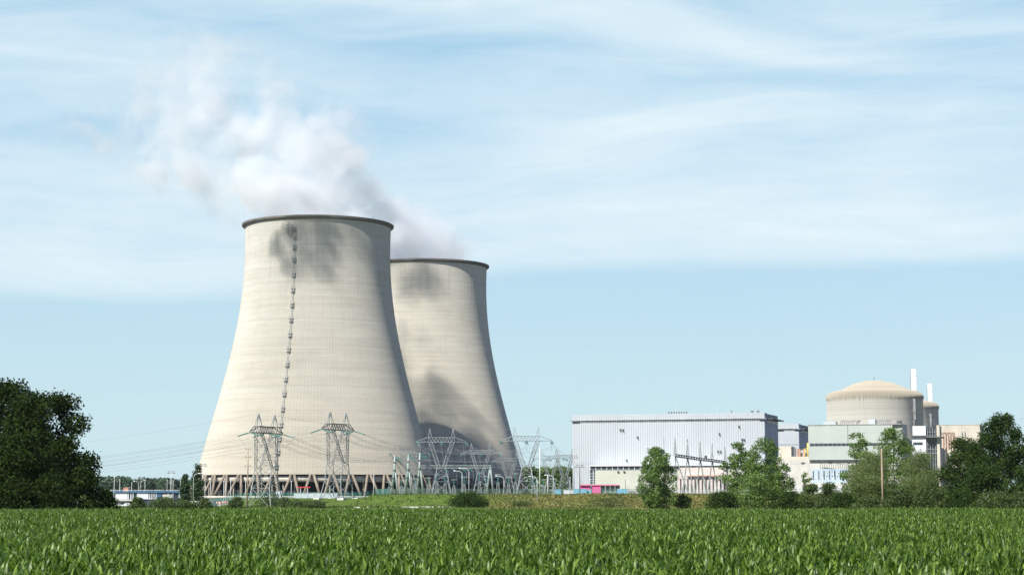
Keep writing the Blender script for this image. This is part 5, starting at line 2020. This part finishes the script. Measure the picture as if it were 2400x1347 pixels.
# stair tower and platform right of the dome
tw, Lw = bthing('stair_tower', 'white stair tower with a dark open side and a roofed platform', 'building', 2137, 2203, 786, Z0)
xa1 = lx(2171, tw)
zz = lambda p: zpx(p, 790) - Z0
MB().box(lx(2140, tw), xa1, 0, 9, zz(1020) + 0.01, zz(998)).build('upper_wall', M['white'], tw)
MB().box(lx(2138.5, tw), xa1, 0.15, 9, -0.4, zz(1023) - 0.01).build('lower_wall', M['white'], tw)
MB().box(lx(2137, tw), lx(2196, tw), -1.0, 9, zz(1023), zz(1020)).build('platform', M['dark_steel'], tw)
MB().box(lx(2172, tw), lx(2209, tw), -2.0, 8, zz(1026), zz(1023.2)).build('canopy', M['dark_steel'], tw)
MB().box(xa1 + 0.05, lx(2196, tw), 2.0, 9, -0.4, zz(1001)).build('dark_recess', M['glass'], tw)
gr = MB()
for p in (2174, 2180, 2186, 2192):
    X = lx(p, tw)
    gr.bar((X, 1.4, 0), (X, 1.4, zz(1003)), 0.22)
for p in (1032, 1042, 1052, 1062, 1012):
    gr.bar((xa1, 1.4, zz(p)), (lx(2196, tw), 1.4, zz(p)), 0.18)
gr.build('open_frame', M['grey_steel'], tw)
MB().box(lx(2196, tw), Lw, 0.5, 9, -0.4, zz(998)).build('right_pier', M['cream'], tw)
MB().box(lx(2141, tw), lx(2163, tw), 0.02, 0.145, zz(1042), zz(1036)).build('window', M['glass'], tw)
MB().box(lx(2155, tw), lx(2160, tw), 0.02, 0.145, zz(1054), zz(1052)).build('vent', M['dark_steel'], tw)
MB().tube([(lx(2190, tw), 3, zz(1001)), (lx(2190, tw), 3, zz(980))], 0.3, 8).build('mast', M['dark_steel'], tw)
rh = MB()
for p in (2140, 2146, 2152, 2158, 2164, 2170):
    X = lx(p, tw)
    rh.bar((X, 0.2, zz(998)), (X, 0.2, zz(995)), 0.1)
rh.bar((lx(2140, tw), 0.2, zz(995)), (xa1, 0.2, zz(995)), 0.1)
rh.build('roof_railing', M['dark_steel'], tw)

# flat cream building on the right
tf, Lf = bthing('auxiliary_hall', 'flat cream concrete building with reddish wall pipes, rightmost of the plant', 'building', 2197, 2298, 850, Z0)
zz2 = lambda p: zpx(p, 856) - Z0
MB().box(0, Lf, 0, 25, -0.4, zz2(996)).build('wall', M['cream'], tf)
MB().box(-0.1, Lf + 0.15, -0.12, 25, zz2(996) + 0.002, zz2(995)).build('parapet_cap', M['lintel'], tf)
MB().box(Lf - 0.003, Lf + 0.12, -0.1, 0.5, 0, zz2(996.5)).build('corner_trim', M['grey_steel'], tf)
for p, a, b in ((2212, 1018, 1052), (2218, 1015, 1055), (2224, 1018, 1050), (2229, 1015, 1052), (2235, 1018, 1058)):
    X = lx(p, tf)
    MB().tube([(X, -0.6, zz2(b)), (X, -0.6, zz2(a)), (X - 0.5, -0.3, zz2(a - 2))], 0.24, 8).build('wall_pipe', M['rust'], tf)
MB().tube([(0.3, -0.5, zz2(1013)), (lx(2238, tf), -0.5, zz2(1013)), (lx(2239, tf), -0.5, zz2(1045))], 0.14, 6).build('cable_conduit', M['rust'], tf)
MB().box(0, lx(2218, tf), -6, -0.01, -0.4, zz2(1050)).build('stair_block', M['cream'], tf)
for p in (2256, 2263):
    X = lx(p, tf)
    MB().tube([(X, -0.5, zz2(1026)), (X, -0.5, zz2(1011))], 0.13, 6).build('wall_pipe', M['dark_steel'], tf)

# low building on the left
tlb, Lb2 = bthing('low_building', 'low flat-roofed building with a dark blue fascia and white wall panels', 'building', 250, 424, 752, 0.3, R(2))
zl_ = lambda p: zpx(p, 752) - 0.3
X = lambda p: lx(p, tlb, R(2))
MB().box(0, Lb2, 0.4, 14, -0.6, zl_(1154)).build('wall', M['glass'], tlb)
MB().box(-0.4, Lb2 + 0.4, -0.4, 14.4, zl_(1154) + 0.002, zl_(1150.5)).build('blue_fascia', M['blue_fascia'], tlb)
for a, b in ((273, 301), (323, 350)):
    MB().box(X(a), X(b), 0, 0.38, zl_(1169), zl_(1154)).build('white_panel', M['white'], tlb)
MB().box(X(350), X(368), 0.1, 0.39, zl_(1169), zl_(1167)).build('window_sill', M['white'], tlb)
MB().box(X(279), X(299), -0.1, 0.39, -0.5, zl_(1173.5)).build('ground_floor_wall', M['pale'], tlb)
MB().box(X(274), X(318), -1.2, 0.37, zl_(1173), zl_(1169.5)).build('canopy', M['pale'], tlb)
for a in (302, 308, 313, 352, 357, 362, 367, 395, 406, 421):
    MB().box(X(a), X(a) + 0.35, 0.0, 0.39, zl_(1169), zl_(1154.01)).build('window_post', M['white'], tlb)
MB().box(X(287), X(290), -0.2, -0.11, zl_(1182), zl_(1176)).build('window', M['glass'], tlb)
MB().box(X(291.5), X(294), -0.2, -0.11, zl_(1182), zl_(1176)).build('window', M['glass'], tlb)
MB().box(X(370), X(380), 0.1, 0.39, zl_(1169), zl_(1154.01)).build('blue_panel', M['blue_fascia'], tlb)
MB().box(X(383), X(406), -0.3, 0.39, zl_(1166), zl_(1158)).build('blind_panel', M['pale'], tlb)
MB().box(X(287.5), X(299), 4, 8, zl_(1150.4), zl_(1142.5)).build('roof_box', M['tile'], tlb)
MB().box(X(287), X(299.5), 3.9, 8.1, zl_(1142.4), zl_(1141)).build('roof_box_cap', M['rust'], tlb)
MB().tube([(X(300.5), 5, zl_(1150)), (X(300.5), 5, zl_(1140))], [0.25, 0.4], 8).build('roof_vent', M['grey_steel'], tlb)
rl2 = MB()
k = 0.5
while k < Lb2:
    rl2.bar((k, 0.4, zl_(1150.5)), (k, 0.4, zl_(1147.5)), 0.08)
    k += 1.6
for p in (1147.5, 1149):
    rl2.bar((0.5, 0.4, zl_(p)), (Lb2 - 0.3, 0.4, zl_(p)), 0.09)
rl2.build('roof_railing', M['white_post'], tlb)


# parked vehicles
def car(label, px, py_base, D, L, H, mat, rz=0.0, name='parked_car', cat='car', van=False):
    x = xpx(px, D)
    z0 = gz(x, D)
    t = thing(name, label, cat, (x, D, z0), rz, 'vehicles in the car park')
    w = 0.88
    if van:
        sec = [(-L / 2, 0.45, 0.95 * H), (-L / 2 + 0.2, 0.3, H), (L / 2 - 1.3, 0.3, H), (L / 2 - 0.75, 0.3, H * 0.62), (L / 2, 0.3, H * 0.5)]
    else:
        sec = [(-L / 2, 0.35, H * 0.58), (-L / 2 + 0.35, 0.25, H * 0.66), (-L / 2 + 0.9, 0.25, H * 0.97), (-0.1, 0.25, H), (L * 0.12, 0.25, H * 0.97), (L * 0.27, 0.25, H * 0.66), (L / 2 - 0.15, 0.25, H * 0.55), (L / 2, 0.4, H * 0.45)]
    body = MB()
    for k, (sx, zb, zt) in enumerate(sec):
        zm = min(zt, H * 0.6)
        tw_ = w * (0.8 if zt > H * 0.7 else 0.97)
        body.v += [(sx, -w, zb), (sx, -w, zm), (sx, -tw_, zt), (sx, tw_, zt), (sx, w, zm), (sx, w, zb)]
        if k:
            a, b = (k - 1) * 6, k * 6
            for j in range(6):
                j2 = (j + 1) % 6
                body.f.append((a + j, a + j2, b + j2, b + j))
    body.f.append(tuple(range(6)))
    body.f.append(tuple((len(sec) - 1) * 6 + j for j in range(6))[::-1])
    body.build('body', M[mat], t)
    gl2 = MB()
    if van:
        gl2.box(L / 2 - 1.75, L / 2 - 1.05, -w * 0.97, w * 0.97, H * 0.66, H * 0.9)
    else:
        gl2.box(-L / 2 + 1.05, L * 0.12, -w * 0.93, w * 0.93, H * 0.69, H * 0.9)
    gl2.build('side_windows', M['glass'], t)
    for sx in (-L * 0.31, L * 0.31):
        for sy in (-w, w):
            wh = MB().tube([(sx, sy - 0.1, 0.31), (sx, sy + 0.1, 0.31)], 0.31, 14).build('wheel', M['rubber'], t)
            MB().tube([(sx, sy - 0.115, 0.31), (sx, sy + 0.115, 0.31)], 0.17, 10).build('rim', M['galv'], wh)
    return t


car('white parked car before the pale ground floor of the low building', 299, 1187, 660, 4.1, 1.55, 'car_white', R(190))
car('pale low car right of the white one by the low building', 314, 1187, 664, 4.3, 1.5, 'car_white', R(172))
car('dark grey parked car right of the two white ones', 324, 1187, 668, 4.2, 1.45, 'car_dark', R(8))
car('white van parked left of the round dark green bush', 456, 1187, 668, 4.6, 2.0, 'car_white', R(150), 'parked_van', 'van', True)
car('white vehicle with a dark window right of the round dark green bush', 497, 1187, 672, 4.4, 2.2, 'car_white', R(60), 'parked_van', 'van', True)

# low white site cabins and red-white barriers by the near tower
for pxa, pxb, pyt, D, lb_ in ((500, 522, 1173, 700, 'first of the red and white road barriers right of the white van'), (523, 540, 1174, 705, 'second red and white road barrier, nearer the round bush')):
    t_, Lq = bthing('road_barrier', lb_, 'barrier', pxa, pxb, D, gz(xpx(pxa, D), D), 0.0)
    zq = 1.6
    for k in range(6):
        MB().box(Lq * k / 6, Lq * (k + 1) / 6 - 0.02, 0, 0.3, zq - 0.7, zq).build('red_panel' if k % 2 else 'white_panel', M['red'] if k % 2 else M['white'], t_)
    MB().box(0.05, Lq - 0.05, 0.1, 0.2, 0, zq - 0.705).build('stand', M['grey_steel'], t_)
for pxa, pxb, pyt, pyb, D, lb_ in ((690, 792, 1155, 1159, 760, 'long low white tank car wall before the near tower legs'), (648, 661, 1150, 1158, 740, 'small white cabin at the right side of the nearer pylon')):
    zb0 = gz(xpx(pxa, D), D)
    t_, Lq = bthing('site_cabin' if pxa < 660 else 'white_wall', lb_.replace('tank car ', ''), 'cabin' if pxa < 660 else 'wall', pxa, pxb, D, zb0, 0.0)
    hq = zpx(pyt, D) - zb0
    MB().box(0, Lq, 0, 2, -0.3, hq).build('wall', M['white'], t_)
    MB().box(-0.1, Lq + 0.1, -0.1, 2.1, hq + 0.003, hq + 0.15).build('roof' if pxa < 660 else 'coping', M['pale'], t_)
    if pxa < 660:
        MB().box(0.3, 1.0, -0.03, 0.1, 0.9, 1.6).build('window', M['glass'], t_)
# red signal frame under the near tower
rx_ = xpx(713, 800)
t_ = thing('red_frame', 'small red steel frame on two white posts under the near tower', 'steel frame', (rx_, 800, gz(rx_, 800)), 0)
zr = zpx(1141, 800) - gz(rx_, 800)
MB().bar((-2.6, 0, zr), (2.6, 0, zr), 0.4).build('red_beam', M['red'], t_)
m_ = MB()
for q in (-1.5, 1.5):
    m_.bar((q, 0, 0), (q, 0, zr - 0.15), 0.22)
m_.build('white_posts', M['white'], t_)

# ------------------------------------------------------------------ steam plumes
def steam_mat(name, dens, color=(0.98, 0.988, 1.0)):
    m, nt = newmat(name)
    g = NG(nt)
    out = g.n('ShaderNodeOutputMaterial')
    v = g.n('ShaderNodeVolumePrincipled')
    v.inputs['Color'].default_value = c4(color)
    v.inputs['Density'].default_value = dens
    v.inputs['Anisotropy'].default_value = 0.15
    g.put(out.inputs['Volume'], v.outputs[0])
    return m


CLEAR, nt_ = newmat('steam_outline')
g = NG(nt_)
o_ = g.n('ShaderNodeOutputMaterial')
g.put(o_.inputs['Surface'], g.n('ShaderNodeBsdfTransparent').outputs[0])


def seg_points(rs, segs):
    """fill a chain of soft puffs: segs = [(center, radius, weight)]"""
    P = []
    for c, r, n in segs:
        d = rs.normal(size=(n, 3))
        d /= np.linalg.norm(d, axis=1, keepdims=True)
        P.append(np.array(c) + d * (rs.uniform(0, 1, (n, 1)) ** (1 / 3.0)) * r)
    return np.concatenate(P)


def steam(name, label, segs, dens, vox, seed, fall, amp, feat, mat, thr):
    """segs: list of (center, radius, strength)"""
    rs = np.random.RandomState(seed)
    P, S = [], []
    for c, r, s in segs:
        n = max(12, int((r / fall * 1.6) ** 3 * 0.9))
        n = min(n, 420)
        p = seg_points(rs, [(c, max(0.1, r - fall * 0.6), n)])
        P.append(p)
        S.append(np.full(n, s))
    P, S = np.concatenate(P), np.concatenate(S)
    me = bpy.data.meshes.new(name)
    me.vertices.add(len(P))
    me.vertices.foreach_set('co', P.astype(np.float32).ravel())
    a = me.attributes.new('strength', 'FLOAT', 'POINT')
    a.data.foreach_set('value', S.astype(np.float32))
    me.materials.append(mat)
    o = link(name, me)
    tag(o, label, 'steam plume', 'steam plumes of the cooling towers')
    lo = P.min(0) - fall * 1.3 - amp * 0.5
    hi = P.max(0) + fall * 1.3 + amp * 0.5
    ng = bpy.data.node_groups.new('steam_density', 'GeometryNodeTree')
    ng.interface.new_socket('Geometry', in_out='INPUT', socket_type='NodeSocketGeometry')
    ng.interface.new_socket('Geometry', in_out='OUTPUT', socket_type='NodeSocketGeometry')
    g = NG(ng)
    gi, go = g.n('NodeGroupInput'), g.n('NodeGroupOutput')
    pos = g.n('GeometryNodeInputPosition').outputs[0]

    def vec(op, a_, b_=None, sc=None):
        q = g.n('ShaderNodeVectorMath', operation=op)
        g.put(q.inputs[0], a_)
        if b_ is not None:
            g.put(q.inputs[1], b_)
        if sc is not None:
            g.put(q.inputs['Scale'], sc)
        return q.outputs['Value'] if op in ('LENGTH', 'DISTANCE', 'DOT_PRODUCT') else q.outputs[0]

    n1 = g.noise(pos, 1.0 / feat, 4, 0.55, 0.0, 'Color')
    off = vec('SCALE', vec('SUBTRACT', n1, (0.5, 0.5, 0.5)), None, amp)
    n1b = g.noise(vec('ADD', pos, off), 3.2 / feat, 5, 0.65, 0.0, 'Color')
    off2 = vec('SCALE', vec('SUBTRACT', n1b, (0.5, 0.5, 0.5)), None, amp * 0.55)
    wp = vec('ADD', vec('ADD', pos, off), off2)
    m2p = g.n('GeometryNodeMeshToPoints')
    g.put(m2p.inputs[0], gi.outputs[0])
    prox = g.n('GeometryNodeProximity', target_element='POINTS')
    g.put(prox.inputs[0], m2p.outputs[0])
    sp_in = [i for i in prox.inputs if i.name in ('Sample Position', 'Source Position')][0]
    g.put(sp_in, wp)
    dist = prox.outputs['Distance']
    sn = g.n('GeometryNodeSampleNearest', domain='POINT')
    g.put(sn.inputs[0], m2p.outputs[0])
    g.put(sn.inputs['Sample Position'], wp)
    si = g.n('GeometryNodeSampleIndex', data_type='FLOAT', domain='POINT')
    g.put(si.inputs[0], m2p.outputs[0])
    na = g.n('GeometryNodeInputNamedAttribute', data_type='FLOAT')
    na.inputs['Name'].default_value = 'strength'
    g.put([i for i in si.inputs if i.name == 'Value' and i.enabled][0], na.outputs['Attribute'])
    g.put(si.inputs['Index'], sn.outputs[0])
    body = g.ramp(dist, fall, fall * 0.1, 0.0, 1.0)
    n2 = g.noise(wp, 1.6 / feat, 6, 0.62, 0.0)
    tex = g.ramp(n2, 0.24, 0.66, 0.02, 1.0)
    d = g.m('MULTIPLY', g.m('MULTIPLY', body, tex), si.outputs[0])
    vc = g.n('GeometryNodeVolumeCube')
    g.put(vc.inputs['Density'], d)
    vc.inputs['Min'].default_value = tuple(lo)
    vc.inputs['Max'].default_value = tuple(hi)
    for k_, nm in enumerate(('Resolution X', 'Resolution Y', 'Resolution Z')):
        vc.inputs[nm].default_value = int(max(16, (hi[k_] - lo[k_]) / vox))
    sm = g.n('GeometryNodeSetMaterial')
    g.put(sm.inputs[0], vc.outputs[0])
    sm.inputs['Material'].default_value = mat
    # the plume's own outline as a clear surface
    vm = g.n('GeometryNodeVolumeToMesh', resolution_mode='VOXEL_SIZE')
    g.put(vm.inputs['Volume'], vc.outputs[0])
    vm.inputs['Voxel Size'].default_value = 3.0
    vm.inputs['Threshold'].default_value = 0.12
    sm2 = g.n('GeometryNodeSetMaterial')
    g.put(sm2.inputs[0], vm.outputs[0])
    sm2.inputs['Material'].default_value = CLEAR
    jg = g.n('GeometryNodeJoinGeometry')
    g.put(jg.inputs[0], sm2.outputs[0])
    g.put(jg.inputs[0], sm.outputs[0])
    g.put(go.inputs[0], jg.outputs[0])
    md = o.modifiers.new('steam_density', 'NODES')
    md.node_group = ng
    return o


c1 = Vector((XC1, D1, Z_TOP))
c2 = Vector((XC2, D2, Z_TOP + dz2))
W = Vector((-0.72, -0.62, 0.0)).normalized()


def pp_(px, py, D):
    return tuple(at(px, py, D))


# strength falls as the steam thins out
seg1 = [
    ((c1.x + 2, c1.y, c1.z - 10), 29, 1.0), ((c1.x - 4, c1.y + 4, c1.z + 8), 27, 1.0),
    (pp_(590, 450, 893), 5, 1.3), (pp_(640, 452, 893), 8, 2.2), (pp_(685, 440, 893), 8, 2.4), (pp_(715, 465, 899), 7, 2.2), (pp_(650, 425, 880), 4, 1.6), (pp_(600, 420, 880), 4, 1.4), (pp_(775, 455, 905), 10, 0.8), (pp_(620, 500, 915), 6, 0.5),
    (pp_(592, 492, 942), 8, 0.9), (pp_(598, 440, 944), 13, 0.9), (pp_(560, 400, 945), 14, 0.8), (pp_(430, 270, 948), 14, 0.6), (pp_(370, 330, 949), 12, 0.6), (pp_(400, 180, 950), 12, 0.4),
    (pp_(640, 455, 940), 16, 1.0), (pp_(740, 430, 940), 20, 1.0), (pp_(820, 465, 945), 12, 0.9), (pp_(700, 370, 940), 20, 1.0), (pp_(610, 390, 940), 18, 1.0),
    (pp_(790, 350, 940), 14, 0.8), (pp_(800, 290, 940), 12, 0.8), (pp_(745, 275, 940), 11, 0.8), (pp_(832, 295, 940), 7, 0.5), (pp_(856, 340, 940), 4, 0.3), (pp_(850, 440, 948), 6, 0.4),
    (pp_(640, 300, 945), 19, 0.9), (pp_(560, 330, 945), 18, 0.9), (pp_(640, 220, 945), 13, 0.7), (pp_(622, 180, 945), 8, 0.4),
    (pp_(500, 270, 945), 17, 0.8), (pp_(440, 330, 945), 17, 0.8), (pp_(480, 410, 945), 16, 0.8), (pp_(395, 400, 948), 14, 0.7), (pp_(335, 395, 950), 10, 0.6), (pp_(530, 465, 945), 13, 0.6), (pp_(290, 378, 950), 6, 0.35),
    (pp_(545, 505, 945), 7, 0.45), (pp_(480, 460, 945), 8, 0.45), (pp_(400, 235, 948), 14, 0.5), (pp_(340, 265, 950), 11, 0.4), (pp_(480, 185, 948), 14, 0.65), (pp_(440, 140, 950), 14, 0.5), (pp_(530, 115, 950), 14, 0.55), (pp_(330, 185, 950), 11, 0.35), (pp_(590, 105, 950), 8, 0.3),
    (pp_(240, 330, 950), 8, 0.45), (pp_(185, 315, 950), 7, 0.4), (pp_(225, 245, 950), 7, 0.35), (pp_(290, 310, 950), 11, 0.5), (pp_(150, 300, 950), 5, 0.35),
]
steam('steam_plume', 'tall white steam plume drifting from the nearer cooling tower up and to the west', seg1, 1, 0.85, 3, 9.5, 30.0, 30.0, steam_mat('steam_near', 0.112), 0.02)
seg2 = [
    ((c2.x, c2.y, c2.z - 8), 31, 0.8), ((c2.x - 6, c2.y - 4, c2.z + 5), 28, 0.8),
    (pp_(1065, 598, 1102), 8, 0.8), (pp_(960, 570, 1090), 16, 0.9), (pp_(1030, 565, 1095), 13, 0.7), (pp_(1080, 585, 1100), 9, 0.5), (pp_(940, 520, 1080), 15, 0.8), (pp_(895, 490, 1070), 14, 0.7), (pp_(980, 520, 1085), 9, 0.5),
    (pp_(890, 556, 1054), 6, 0.7), (pp_(935, 548, 1054), 5, 0.8), (pp_(965, 562, 1058), 4, 0.7), (pp_(1010, 530, 1095), 9, 0.7), (pp_(1045, 560, 1095), 10, 0.8),
    (pp_(860, 440, 1060), 14, 0.6), (pp_(820, 400, 1050), 14, 0.6), (pp_(780, 360, 1040), 14, 0.5), (pp_(740, 320, 1030), 14, 0.5), (pp_(900, 560, 1080), 16, 0.7),
]
steam('steam_plume', 'low white steam cloud trailing from the farther cooling tower behind the nearer one', seg2, 1, 1.2, 8, 11.0, 20.0, 30.0, steam_mat('steam_far', 0.15), 0.02)

# ------------------------------------------------------------------ air
def haze():
    m, nt = newmat('haze_air')
    g = NG(nt)
    out = g.n('ShaderNodeOutputMaterial')
    v = g.n('ShaderNodeVolumePrincipled')
    v.inputs['Color'].default_value = (0.80, 0.90, 1.0, 1)
    v.inputs['Density'].default_value = 0.000016
    g.put(out.inputs['Volume'], v.outputs[0])
    o = MB().box(-1500, 1500, -60, 2600, -1.5, 330).build('haze', m)
    tag(o, 'thin summer haze in the air over the plain', 'haze', kind='stuff')


haze()
